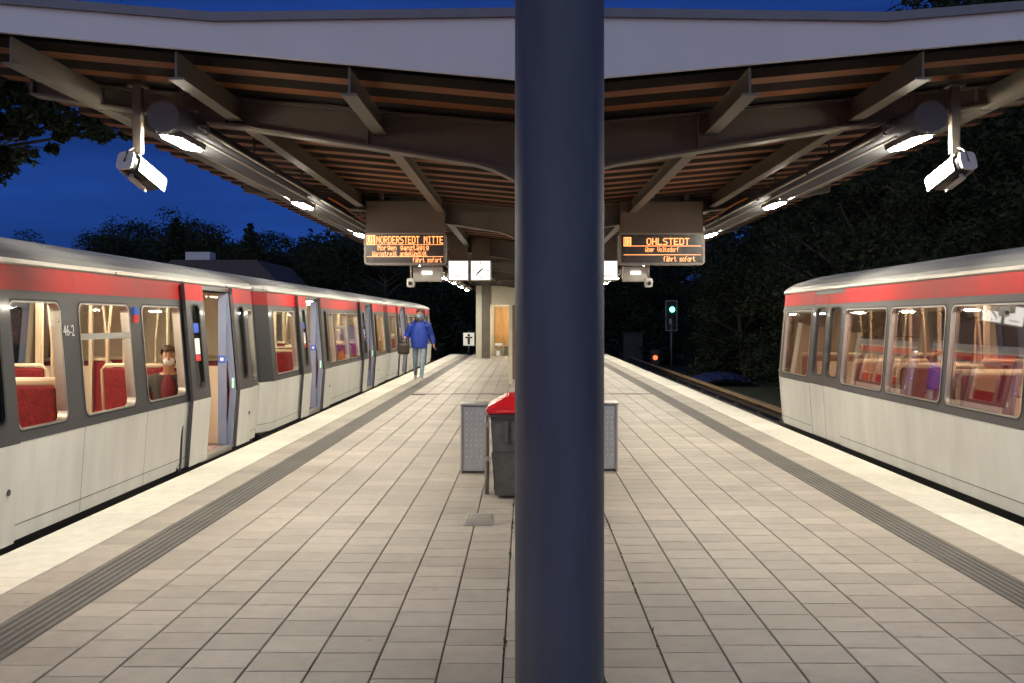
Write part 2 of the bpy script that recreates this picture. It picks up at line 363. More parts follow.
# fascia (front and back)
top = [(-4.08, 3.59), (-2.07, 3.425), (0, 3.455), (2.07, 3.425), (4.08, 3.59)]
def fascia(y0, y1):
    g = MB(); us = [4.08*(-1+2*i/24) for i in range(25)]
    us = sorted(set(us+[-2.07, 2.07]))
    def zt(u):
        for (a, za), (b, zb) in zip(top, top[1:]):
            if a <= u <= b: return za+(zb-za)*(u-a)/(b-a)
    for a, b in zip(us, us[1:]):
        for y, s in ((y0, 1), (y1, -1)):
            g.quad((a, y, zr(a)), (b, y, zr(b)), (b, y, zt(b)), (a, y, zt(a)))
        g.quad((a, y0, zr(a)), (b, y0, zr(b)), (b, y1, zr(b)), (a, y1, zr(a))); g.quad((a, y0, zt(a)), (b, y0, zt(b)), (b, y1, zt(b)), (a, y1, zt(a)))
    for u in (-4.08, 4.08): g.quad((u, y0, zr(u)), (u, y1, zr(u)), (u, y1, zt(u)), (u, y0, zt(u)))
    g.build('fascia', M['fascia'], can)
fascia(0, .035); fascia(YB-OFF-.035, YB-OFF)
for (y0, y1) in ((-.03, .1), (YB-OFF-.1, YB-OFF+.03)):
    g = MB()
    for (a, za), (b, zb) in zip(top, top[1:]):
        n = 4
        for i in range(n):
            ua, ub = a+(b-a)*i/n, a+(b-a)*(i+1)/n; z0, z1 = za+(zb-za)*i/n, za+(zb-za)*(i+1)/n
            e = .0008 if i else 0
            p = [(ua+e, z0-.032), (ub, z1-.032), (ub, z1+.022), (ua+e, z0+.022)]
            g.prism(p, y0, y1)
    g.build('flashing', M['flash'], can)
# roof covering
g = MB()
for (a, za), (b, zb) in zip(top, top[1:]):
    g.quad((a, .1, za-.01), (b, .1, zb-.01), (b, YB-OFF-.1, zb-.01), (a, YB-OFF-.1, za-.01))
g.build('roof_covering', M['flash'], can)
# ribbed deck: ribs run across the platform, so both eaves show the wavy edge
def wave(y):
    p = (y/.46) % 1.0
    return .062*(0 if p < .40 else (p-.40)/.12 if p < .52 else 1 if p < .88 else 1-(p-.88)/.12)
ys = []
k = 0
y = .05
while y < YB-OFF-.05:
    base = math.floor(y/.46)*.46
    for f in (0, .40, .52, .88):
        yy = base+f*.46
        if .05 <= yy <= YB-OFF-.05: ys.append(yy)
    y = base+.4601
ys = sorted(set(ys)); g = MB()
for sgn in (-1, 1):
    for a, b in zip(ys, ys[1:]):
        for dz in (0, .012):
            us = [0.0, 1.4, 2.8, 4.14]
            for u0, u1 in zip(us, us[1:]):
                g.quad((sgn*u0, a, zr(u0)+.012+wave(a)+dz), (sgn*u1, a, zr(u1)+.012+wave(a)+dz), (sgn*u1, b, zr(u1)+.012+wave(b)+dz), (sgn*u0, b, zr(u0)+.012+wave(b)+dz), 0 if wave((a+b)/2) < .001 else 1)
        u1 = 4.14
        g.quad((sgn*u1, a, zr(u1)+.012+wave(a)), (sgn*u1, a, zr(u1)+.024+wave(a)), (sgn*u1, b, zr(u1)+.024+wave(b)), (sgn*u1, b, zr(u1)+.012+wave(b)))
g.build('ribbed_deck', [M['deck'], M['deckgap']], can, fixn=False)
# transverse main beams
def beam_bottom(u):
    u = abs(u); z = 2.66+.157*u
    if u < .5: z -= .13*((.5-u)/.38)**1.6 if u > .12 else .13
    return z
def beam(yb):
    g = MB(); us = [i*.13 for i in range(30)]
    us = [.1]+[u for u in us if u > .12]+[3.88]
    for s in (-1, 1):
        for a, b in zip(us, us[1:]):
            za, zb = beam_bottom(a), beam_bottom(b)
            P = [(s*a, za), (s*b, zb), (s*b, zr(b)-.002), (s*a, zr(a)-.002)]
            g.prism(P, yb-.008, yb+.008)
            g.prism([(s*a, za-.018), (s*b, zb-.018), (s*b, zb), (s*a, za)], yb-.08, yb+.08)
            g.prism([(s*a, zr(a)-.018), (s*b, zr(b)-.018), (s*b, zr(b)-.003), (s*a, zr(a)-.003)], yb-.07, yb+.07)
        for u in (1.25, 2.33, 3.36):      # stiffeners and bolts where the purlins meet
            g.box(s*u-.1, s*u-.09, yb-.05, yb+.05, beam_bottom(u)+.002, zr(u)-.02)
            for k in (-.03, .03): g.ball((s*u+.06, yb-.012, zr(u)-.06+k), .011, 0, seg=6, rings=4)
        g.box(s*3.87, s*3.882, yb-.07, yb+.07, beam_bottom(3.86)-.01, zr(3.86))
    return g
for i, yb in enumerate(BEAMS):
    beam(yb-OFF).build('beam', M['steel'], can)
    g = MB(); g.box(-.1, .1, yb-OFF-.1, yb-OFF+.1, 0.02, zr(0)-.01, 0, .015); g.box(-.19, .19, yb-OFF-.19, yb-OFF+.19, 0.004, .02)
    for a in (-.14, .14):
        for b in (-.14, .14): g.tube([(a, yb-OFF+b, .02), (a, yb-OFF+b, .05)], .014, 6)
    g.build('column', M['steel'], can)
for s in (-1, 1):
    for u in (1.25, 2.33, 3.36):
        g = MB(); st = [.06]+[b-OFF+.012 for b in BEAMS]; en = [b-OFF-.012 for b in BEAMS]+[YB-OFF-.06]
        for a, b in zip(st, en):
            x = s*u
            g.box(x-.007, x+.007, a, b, zr(u)-.165, zr(u)-.006); g.box(x-.05, x+.05, a, b, zr(u)-.18, zr(u)-.165)
        g.build('purlin', M['steel'], can)
g = MB(); st = [.06]+[b-OFF+.105 for b in BEAMS]; en = [b-OFF-.105 for b in BEAMS]+[YB-OFF-.06]
for a, b in zip(st, en): g.box(-.09, .09, a, b, 2.80, 3.0)
g.build('valley_beam', M['steel'], can)
# lamp channels, lamps, conduits
LZ, LU = 2.975, 2.68
for s, wd in ((-1, 'left'), (1, 'right')):
    x = CX+s*LU
    t = thing('lamp_channel', f'long grey lamp channel with conduits hung under the {wd} side of the canopy', 'lamp channel', (x, 6.95, LZ))
    g = MB(); n = 20; prof = [(.115*math.cos(2*math.pi*k/n), .11*math.sin(2*math.pi*k/n)) for k in range(n)]
    g.prism(prof, 0, 39.2, 0, True); g.build('channel', M['trough'], t)
    g = MB()
    for (dx, dz) in ((-.15*s, -.02), (-.19*s, -.045), (.15*s, -.05), (-.13*s, -.09)): g.tube([(dx, .3, dz), (dx, 20, dz), (dx, 39.2, dz)], .012, 8)
    g.build('conduit', M['zinc'], t)
    g = MB(); g.tube([(-.165*s, 5+k*.5, .045+.012*math.sin(k*1.1)) for k in range(50)], .011, 8); g.build('cable', M['orange'], t)
    for k in range(20):
        g = MB(); yy = .35+k*1.985
        if min(abs(6.95+yy-b) for b in BEAMS) < .15: yy += .3
        top_z = zr(LU)+.01-LZ
        g.tube([(0, yy, .10), (0, yy, top_z)], .011, 6); g.box(-.12, .12, yy-.018, yy+.018, .10, .116)
        g.box(-.2*s-.01, -.2*s+.01, yy-.01, yy+.01, -.07, .02); g.box(min(-.2*s, -.1*s), max(-.2*s, -.1*s), yy-.012, yy+.012, -.005, .007)
        g.build('hanger', M['steel'], t)
ORD = ['nearest', 'second', 'third', 'fourth', 'fifth', 'sixth', 'seventh', 'eighth', 'ninth', 'tenth']
proto = thing('platform_lamp', 'x', 'lamp')
g = MB(); g.box(-.085, .085, -.28, .28, -.118, -.07, 0, .012); g.build('lamp_housing', M['trough'], proto)
g = MB(); g.box(-.062, .062, -.25, .25, -.136, -.119, 0, .008); g.build('diffuser', M['lamp'], proto)
first = True
for s, wd in ((-1, 'left'), (1, 'right')):
    for k in range(10):
        o = proto if first else copy_tree(proto); first = False
        o.location = (CX+s*(LU-.02), 7.33+3.97*k, LZ); o.rotation_euler = (0, s*R(-8), 0)
        tag(o, f'{ORD[k]} glowing white lamp from the front in the {wd} lamp row'.replace('nearest glowing white lamp from the front in', 'nearest and largest glowing white lamp of'), 'lamp', 'glowing lamps under the canopy')

# surveillance cameras on drop posts
def cctv(s):
    wd = 'left' if s < 0 else 'right'
    x = CX+s*2.95
    sk = 'against the blue sky' if s < 0 else 'before the dark trees'
    t = thing('surveillance_camera', f'white hooded surveillance camera on a drop post at the {wd}, {sk}', 'camera', (x, 7.2, 2.635))
    g = MB(); g.box(-.032, .032, -.032, .032, .12, zr(2.95)-2.635-.01, 0, .006); g.box(-.06, .06, -.06, .06, .60, .62); g.build('drop_post', M['steel'], t)
    g = MB(); g.tube([(0, 0, .06), (0, 0, .13)], .022, 10); g.ball((0, 0, .075), .033); g.build('swivel', M['trim'], t)
    # housing, pointing away from the viewer towards the platform middle and down
    m = Matrix.Rotation(s*R(-38), 4, 'Z') if False else None
    rot = Matrix.Translation((0, 0, -.005)) @ Matrix.Rotation(R(12)*s, 4, 'Z') @ Matrix.Rotation(R(-19), 4, 'X')
    g = MB(); n = 16
    prof = [(.054*math.copysign(abs(math.cos(2*math.pi*k/n))**.5, math.cos(2*math.pi*k/n)), .058*math.copysign(abs(math.sin(2*math.pi*k/n))**.5, math.sin(2*math.pi*k/n))) for k in range(n)]
    b = MB(); b.prism(prof, -.15, .20, 0, True); g.v = [tuple(rot @ Vector(p)) for p in b.v]; g.f = b.f; g.mi = b.mi; g.sm = b.sm; g.tone = b.tone
    g.build('housing', M['black'], t)
    b = MB(); arc = [(.072, -.05), (.074, .03), (.066, .058), (.048, .072), (-.048, .072), (-.066, .058), (-.074, .03), (-.072, -.05)]
    for p, q in zip(arc, arc[1:]):
        b.quad((p[0], -.10, p[1]), (q[0], -.10, q[1]), (q[0], .24, q[1]), (p[0], .24, p[1]))
    for p in (arc,): pass
    b.v = [tuple(rot @ Vector(p)) for p in b.v]
    o = b.build('sun_hood', M['camwhite'], t, fixn=False); md = o.modifiers.new('thick', 'SOLIDIFY'); md.thickness = .006
    b = MB(); b.prism([(1.2*p[0], 1.2*p[1]) for p in prof], -.17, -.15); b.v = [tuple(rot @ Vector(p)) for p in b.v]; b.build('end_cap', M['camwhite'], t)
    b = MB(); b.box(-.02, .02, -.08, .1, -.10, -.08, 0, .004); b.tube([(0, -.06, -.09), (0, -.06, -.05)], .015, 8); b.v = [tuple(rot @ Vector(p)) for p in b.v]; b.build('bracket', M['boxgrey'], t)
    b = MB(); e = rot @ Vector((0, -.165, .0))
    b.tube([(0, 0, .15), (-.02*s*-1, -.04, .155), (e.x*.6, e.y*.7-.03, .12), (e.x, e.y-.02, .04), tuple(e)], .008, 8); b.build('camera_cable', M['rubber'] if s < 0 else M['zinc'], t)
cctv(-1); cctv(1)

# ---------------------------------------------------------------- dot matrix glyphs (5 x 7)
G = {'U':'10001 10001 10001 10001 10001 10001 01110','1':'00100 01100 00100 00100 00100 00100 01110','N':'10001 11001 10101 10101 10011 10001 10001','O':'01110 10001 10001 10001 10001 10001 01110',
'R':'11110 10001 10001 11110 10100 10010 10001','D':'11110 10001 10001 10001 10001 10001 11110','E':'11111 10000 10000 11110 10000 10000 11111','S':'01111 10000 10000 01110 00001 00001 11110','T':'11111 00100 00100 00100 00100 00100 00100',
'M':'10001 11011 10101 10101 10001 10001 10001','I':'01110 00100 00100 00100 00100 00100 01110','H':'10001 10001 10001 11111 10001 10001 10001','L':'10000 10000 10000 10000 10000 10000 11111','W':'10001 10001 10001 10101 10101 11011 10001','V':'10001 10001 10001 10001 10001 01010 00100',
'a':'00000 00000 01110 00001 01111 10001 01111','ä':'01010 00000 01110 00001 01111 10001 01111','b':'10000 10000 11110 10001 10001 10001 11110','d':'00001 00001 01111 10001 10001 10001 01111','e':'00000 00000 01110 10001 11111 10000 01110','f':'00110 01000 11100 01000 01000 01000 01000',
'g':'00000 01111 10001 10001 01111 00001 01110','h':'10000 10000 11110 10001 10001 10001 10001','i':'00100 00000 01100 00100 00100 00100 01110','k':'10000 10010 10100 11000 10100 10010 10001','l':'01100 00100 00100 00100 00100 00100 01110','n':'00000 00000 11110 10001 10001 10001 10001',
'o':'00000 00000 01110 10001 10001 10001 01110','r':'00000 00000 10110 11000 10000 10000 10000','s':'00000 00000 01111 10000 01110 00001 11110','t':'01000 01000 11100 01000 01000 01001 00110','ü':'01010 00000 10001 10001 10001 10011 01101','z':'00000 00000 11111 00010 00100 01000 11111',' ':'00000 '*7}
def dots(g, text, x, z, h, y, adv=1.0, mi=0, bold=False, invert=False):
    px = h/7.0; pw = px*adv
    for ci, ch in enumerate(text):
        rows = G[ch].split()
        for r, row in enumerate(rows):
            for c, b in enumerate(row):
                if b == '1':
                    xa = x+(ci*6+c)*pw; za = z-r*px
                    g.quad((xa, y, za-px*.9), (xa+pw*(1.25 if bold else .95), y, za-px*.9), (xa+pw*(1.25 if bold else .95), y, za), (xa, y, za), mi)
    return len(text)*6*pw
def text_w(text, h, adv): return len(text)*6*h/7*adv

def display(xa, xb, label, lines, ruled):
    W = xb-xa; y0 = 13.0
    t = thing('departure_display', label, 'display', ((xa+xb)/2, y0, 2.275))
    g = MB(); hw = W/2
    rr = .05; pts = []
    for (cx, cz, a0) in ((hw-rr, rr, -90), (hw-rr, .42-rr, 0), (-hw+rr, .42-rr, 90), (-hw+rr, rr, 180)):
        for a in range(0, 91, 18): pts.append((cx+rr*math.cos(R(a0+a)), cz+rr*math.sin(R(a0+a))))
    g.prism(pts, 0, .2); g.build('case', M['signframe'], t)
    g = MB(); g.box(-hw+.03, hw-.03, -.006, 0.0, .03, .395, 0); g.build('screen', M['screen'], t)
    g = MB(); lines(g, hw, -.010); g.build('dot_text', M['amber'], t, fixn=False)
    g = MB(); g.box(-hw+.02, hw-.02, .03, .17, .42, zr((xa+xb)/2-CX)-2.275-.06, 0, .005); g.build('mounting_board', M['signboard'], t)
    for sx in (-hw*.6, hw*.6):
        g = MB(); g.box(sx-.03, sx+.03, .07, .13, zr((xa+xb)/2-CX)-2.275-.06, zr((xa+xb)/2+sx-CX)-2.275+.01); g.build('hanger', M['steel'], t)
def u1(g, x, z, h, y):
    px = h/7; pw = px*.62
    on = {}
    for ci, ch in enumerate('U1'):
        for r, row in enumerate(G[ch].split()):
            for c, b in enumerate(row): on[(ci*6+c+1, r)] = b == '1'
    for c in range(13):
        for r in range(-1, 8):
            if not on.get((c, r), False):
                xa = x+c*pw; za = z-r*px; g.quad((xa, y, za-px), (xa+pw, y, za-px), (xa+pw, y, za), (xa, y, za))
    return 13*pw
def left_lines(g, hw, y):
    x = -hw+.035; z = .375; h = .098
    a = u1(g, x, z, h, y)
    av = (2*hw-.07-a-.01)/text_w('NORDERSTEDT MITTE', h, 1)
    dots(g, 'NORDERSTEDT MITTE', x+a+.015, z, h, y, av, bold=True)
    dots(g, 'Morgen ganztägig', -text_w('Morgen ganztägig', .068, .72)/2-.02, .258, .068, y, .72, bold=True)
    dots(g, 'Warnstreik angekündigt', -text_w('Warnstreik angekündigt', .068, .68)/2+.01, .18, .068, y, .56, bold=True)
    g.quad((-hw+.035, y, .262), (hw-.035, y, .262), (hw-.035, y, .268), (-hw+.035, y, .268))
    g.quad((-hw+.035, y, .105), (hw-.035, y, .105), (hw-.035, y, .112), (-hw+.035, y, .112))
    dots(g, 'fährt sofort', hw-.05-text_w('fährt sofort', .062, .6), .095, .062, y, .6, bold=True)
def right_lines(g, hw, y):
    x = -hw+.06; z = .35; h = .09
    u1(g, x, z, h*.95, y)
    dots(g, 'OHLSTEDT', -hw+.36, z, h, y, .92, bold=True)
    for zz in (.243, .128): g.quad((-hw+.06, y, zz), (hw-.05, y, zz), (hw-.05, y, zz+.008), (-hw+.06, y, zz+.008))
    dots(g, 'über Volksdorf', -hw+.34, .232, .062, y, .6, bold=True)
    dots(g, 'fährt sofort', hw-.11-text_w('fährt sofort', .068, .62), .112, .068, y, .6, bold=True)
display(-2.108, -1.038, 'dark hanging display with NORDERSTEDT MITTE in amber dots beside the left train', left_lines, True)
display(1.22, 2.343, 'dark hanging display with OHLSTEDT in amber dots on the right', right_lines, True)

# small speaker boxes with spotlight, and dome cameras under the displays
for (xa, xb, wd, sp) in ((-1.50, -1.12, 'NORDERSTEDT MITTE', -1.28), (1.30, 1.63, 'OHLSTEDT', 1.50)):
    t = thing('spotlight_box', f'pale grey box with a small lit spotlight under the {wd} display', 'light box', ((xa+xb)/2, 13.35, 2.07))
    g = MB(); hw = (xb-xa)/2; g.box(-hw, hw, -.08, .08, 0, .20, 0, .012); g.box(-.03, .03, -.02, .02, .2, .9); g.build('box', M['boxgrey'], t)
    g = MB(); g.box(-.07, .07, -.12, -.085, .09, .14, 0, .01); o = g.build('spotlight', M['clockface'], t); o.rotation_euler = (0, 0, 0)
for (x, wd, cl) in ((-1.49, 'NORDERSTEDT MITTE', 'left'), (1.60, 'OHLSTEDT', 'right')):
    t = thing('mini_camera', f'tiny white camera hanging below the {wd} display', 'camera', (x, 12.95, 2.03))
    g = MB(); g.tube([(0, 0, .07), (0, 0, .245)], .014, 8); g.build('rod', M['zinc'], t)
    g = MB(); g.box(-.05, .05, -.07, .07, -.05, .07, 0, .025); g.build('housing', M['camwhite'], t)
    g = MB(); g.tube([(0, -.085, .0), (0, -.07, .0)], .026, 14); g.build('lens', M['black'], t)

# clock and blank lightbox
def facebox(name, label, cat, x, clock):
    t = thing(name, label, cat, (x, 18.55, 2.30))
    g = MB(); g.box(-.195, .195, 0, .16, -.01, .375, 0, .02); g.build('case', M['boxgrey'], t)
    g = MB(); g.box(-.175, .175, -.006, -.0005, .01, .355); g.build('face', M['clockface'], t)
    g = MB(); y = -.009
    if clock:
        for k in range(12):
            a = k*math.pi/6; r0, r1, w = (.118, .155, .008) if k % 3 == 0 else (.13, .155, .005)
            d = Vector((math.sin(a), 0, math.cos(a))); n = Vector((math.cos(a), 0, -math.sin(a))); c = Vector((0, y, .183))
            g.quad(c+d*r0-n*w, c+d*r0+n*w, c+d*r1+n*w, c+d*r1-n*w)
        for ang, ln, wd2, yy in ((R(228), .085, .013, -.010), (R(222), .135, .009, -.012)):
            d = Vector((math.sin(ang), 0, math.cos(ang))); n = Vector((math.cos(ang), 0, -math.sin(ang))); c = Vector((0, yy, .183))
            g.quad(c-d*.05-n*wd2, c-d*.05+n*wd2, c+d*ln+n*wd2, c+d*ln-n*wd2)
        g.build('hands', M['black'], t, fixn=False)
    else:
        for (a, b, z) in ((-.1, .1, .09), (-.13, .11, .075), (-.09, .06, .06)): g.quad((a, y, z), (b, y, z), (b, y, z+.007), (a, y, z+.007))
        g.build('print', M['facetext'], t, fixn=False)
    g = MB(); zt = zr(x-CX)-2.30; g.box(-.17, .17, .05, .11, .376, zt-.02, 0, .004); g.build('hanger', M['signboard'], t)
facebox('station_clock', 'square backlit station clock with black hands hanging under the canopy', 'clock', -.835, True)
facebox('light_box', 'square blank white light box hanging beside the station clock', 'light box', -1.25, False)
facebox('light_box', 'square white light box just right of the navy pole', 'light box', 1.53, False)

# ---------------------------------------------------------------- foreground pole
t = thing('steel_pole', 'thick round navy blue steel pole in the middle foreground', 'pole', (.133, 3.9, 0))
g = MB(); n = 64; rad = .1745
a = [g.vert((rad*math.cos(2*math.pi*k/n), rad*math.sin(2*math.pi*k/n), .03)) for k in range(n)]
b = [g.vert((rad*math.cos(2*math.pi*k/n), rad*math.sin(2*math.pi*k/n), 6.2)) for k in range(n)]
for k in range(n): g.face((a[k], a[(k+1)%n], b[(k+1)%n], b[k]), 0, True)
g.face(b); g.build('shaft', M['pole'], t)
g = MB(); g.tube([(0, 0, .003), (0, 0, .03)], .26, 32)
for k in range(8): g.tube([(.22*math.cos(k*.785), .22*math.sin(k*.785), .03), (.22*math.cos(k*.785), .22*math.sin(k*.785), .06)], .016, 6)
g.build('base_plate', M['pole'], t)

# ---------------------------------------------------------------- bins
def steel_bin(x0, x1, y, label):
    t = thing('litter_bin', label, 'litter bin', ((x0+x1)/2, y, 0)); hw = (x1-x0)/2; d = .26
    g = MB(); g.box(-hw+.02, hw-.02, 0.01, d, .02, .68, 0, .008); g.build('body', M['bin_steel'], t)
    for sx in (-1, 1):
        g = MB(); g.box(sx*(hw-.011)-.011, sx*(hw-.011)+.011, -.012, d+.012, .0, .685, 0, .004); g.build('side_frame', M['zinc'], t)
    g = MB(); g.box(-hw-.012, hw+.012, -.02, d+.02, .687, .705, 0, .008); g.build('top_cap', M['trim'], t)
    g = MB()
    for r in range(9):
        for c in range(4): g.tube([(-hw*.55+c*hw*.36, .010, .17+r*.055), (-hw*.55+c*hw*.36, .003, .17+r*.055)], .0055, 6)
    g.build('rivet', M['stud'], t)
steel_bin(-.66, -.385, 10.1, 'steel litter bin with rows of rivets left of the red lidded bin')
steel_bin(.70, .95, 10.25, 'plain steel litter bin showing just right of the navy pole')
t = thing('wheelie_bin', 'dark grey wheelie bin with a red lid beside the navy pole', 'wheelie bin', (-.06, 8.62, 0))
g = MB()
pr = [(-.215, .03), (.215, .03), (.25, .82), (-.25, .82)]
bm = bmesh.new(); vs = []
for (z, hw, dy0, dy1) in ((.03, .205, .03, .40), (.40, .235, -.02, .47), (.42, .225, .012, .48), (.735, .245, -.005, .53)):
    vs.append([bm.verts.new((-hw, dy0, z)), bm.verts.new((hw, dy0, z)), bm.verts.new((hw, dy1, z)), bm.verts.new((-hw, dy1, z))])
for a, b in zip(vs, vs[1:]):
    for k in range(4): bm.faces.new((a[k], a[(k+1)%4], b[(k+1)%4], b[k]))
bm.faces.new(vs[0][::-1]); bm.faces.new(vs[-1])
bmesh.ops.bevel(bm, geom=[e for e in bm.edges if abs(e.verts[0].co.z-e.verts[1].co.z) > .1], offset=.02, segments=2, affect='EDGES')
g.add_bm(bm); g.box(-.262, .262, -.03, .55, .715, .738, 0, .006)
for k in range(4): g.box(-.12+k*.06, -.09+k*.06, -.012, .0, .5, .68)
g.build('bin_body', M['binbody'], t)
g = MB()
P0 = [(-.275, -.045), (.275, -.045), (.275, .57), (-.275, .57)]
lo = [(x, y, .742) for x, y in P0]; hi = [(x, y, .80) for x, y in P0]; tp = [(-.10, .12, .885), (.10, .12, .885), (.10, .42, .90), (-.10, .42, .90)]
bm = bmesh.new(); r = [[bm.verts.new(p) for p in q] for q in (lo, hi, tp)]
for a, b in zip(r, r[1:]):
    for k in range(4): bm.faces.new((a[k], a[(k+1)%4], b[(k+1)%4], b[k]))
bm.faces.new(r[0][::-1]); bm.faces.new(r[-1])
bmesh.ops.bevel(bm, geom=bm.edges[:], offset=.012, segments=2, affect='EDGES')
g.add_bm(bm); g.tube([(-.2, -.06, .765), (.2, -.06, .765)], .012, 8); g.build('lid', M['binlid'], t)
for sx in (-.2, .2):
    g = MB(); g.tube([(sx-.025, .46, .1), (sx+.025, .46, .1)], .1, 20); g.build('wheel', M['rubber'], t)
t = thing('bin_stand', 'galvanised tube stand holding the red lidded bin', 'stand', (-.345, 8.9, 0))
g = MB(); g.tube([(0, 0, .0), (0, 0, .70), (0, .02, .74), (.03, .1, .76)], .02, 10); g.build('post', M['zinc'], t)
g = MB(); g.box(-.03, .025, -.03, .025, .30, .34); g.box(-.03, .025, -.03, .025, .60, .64); g.build('clamp', M['zinc'], t)

# ---------------------------------------------------------------- waiting shelter, wind screen, signs at the platform end
t = thing('waiting_shelter', 'cream walled waiting shelter with lit wood panelling at the far platform end', 'shelter', (0, 41, 0))
g = MB(); g.box(-2.04, -1.80, 0, 3.2, .0, 3.0); g.box(2.0, 2.2, 0, 3.2, 0, 3.0); g.build('side_wall', M['wall_cream'], t)
g = MB(); g.box(-1.46, 2.0, 0.02, .2, 2.2, 2.98); g.build('front_beam', M['wall_cream'], t)
g = MB(); g.box(-1.80, -1.46, -.1, .22, 0, 3.02); g.build('column', M['steel'], t)
g = MB(); g.box(-1.8, 2.0, 3.0, 3.2, 0, 3.0); g.build('back_wall', M['wall_cream'], t)
g = MB()
for k in range(9): g.box(-1.35+k*.36, -1.0+k*.36, 2.94, 2.99, .35, 2.15, 0, .01)
g.build('wood_panel', M['wood'], t)
g = MB(); g.box(-2.1, 2.3, -.05, 3.3, 3.03, 3.12); g.build('roof', M['flash'], t)
g = MB(); g.box(-1.2, 1.4, 2.4, 2.85, .42, .47, 0, .01)
for k in (-1.0, 0.1, 1.2): g.box(k-.03, k+.03, 2.45, 2.8, 0, .42)
g.build('bench', M['trim'], t)
g = MB(); g.box(-1.0, 1.2, 1.4, 1.55, 2.5, 2.55); g.build('ceiling_lamp', M['shelterlamp'], t)
g = MB(); g.box(-1.4, -.7, .06, .075, .1, 2.15); o = g.build('glass_panel', M['glass_clear'], t)
g = MB(); g.box(-1.25, -.95, .0, .04, .52, .62, 0, .004); g.box(-1.2, -1.05, .0, .04, .1, .3); g.build('notice', M['white_txt'], t)

t = thing('wind_screen', 'cream framed wind screen with brown panels half hidden by the navy pole', 'screen', (.5, 24.3, 0))
g = MB(); g.box(-.91, -.82, -.04, .04, 0, 1.95, 0, .01); g.box(.55, .64, -.04, .04, 0, 1.95, 0, .01); g.build('post', M['wall_cream'], t)
g = MB(); g.box(-.82, .55, -.02, .02, .12, 1.93, 0, .005); g.build('panel', M['posterbrown'], t)

t = thing('warning_sign', 'small white square sign with a dark figure at the far platform end', 'sign', (-2.55, 44.8, 0))
g = MB(); g.tube([(0, .03, 0), (0, .03, 1.05)], .03, 8); g.build('post', M['steel'], t)
g = MB(); g.box(-.25, .25, -.02, .0, .42, 1.0, 0, .004); g.build('board', M['white_txt'], t)
g = MB(); y = -.024
g.quad((-.05, y, .48), (.05, y, .48), (.06, y, .78), (-.06, y, .78)); g.quad((-.16, y, .75), (.16, y, .75), (.16, y, .82), (-.16, y, .82)); g.poly([(.06*math.cos(k*.6283), y, .89+.06*math.sin(k*.6283)) for k in range(10)])
g.build('pictogram', M['black'], t, fixn=False)

# ---------------------------------------------------------------- trains
ZB, ZBELT, ZW0, ZW1, ZRED, ZTOP = .03, .715, .79, 1.69, 1.76, 1.94
def half(z):
    if z <= ZBELT: return 1.27+.05*(z-ZB)/(ZBELT-ZB)
    return 1.32-.10*(z-ZBELT)/(ZTOP-ZBELT)
def rrect(y0, y1, z0, z1, r, n=5):
    out = []
    for (cy, cz, a0) in ((y1-r, z0+r, -90), (y1-r, z1-r, 0), (y0+r, z1-r, 90), (y0+r, z0+r, 180)):
        for k in range(n+1):
            a = R(a0+90*k/n); out.append((cy+r*math.cos(a), cz+r*math.sin(a)))
    return out
def ring_faces(g, outer_rect, hole, P, mi):
    """fill between rectangle and rounded hole; P maps (y,z)->point"""
    y0, y1, z0, z1 = outer_rect; n = len(hole); q = n//4
    corners = [(y1, z0), (y1, z1), (y0, z1), (y0, z0)]
    for c in range(4):
        seg = hole[c*q:(c+1)*q]
        for a, b in zip(seg, seg[1:]): g.poly([P(*corners[c]), P(*b), P(*a)][::-1], mi)
        a = hole[((c+1)*q-1)]; b = hole[((c+1)*q) % n]
        g.poly([P(*corners[c]), P(*corners[(c+1) % 4]), P(*b), P(*a)], mi)

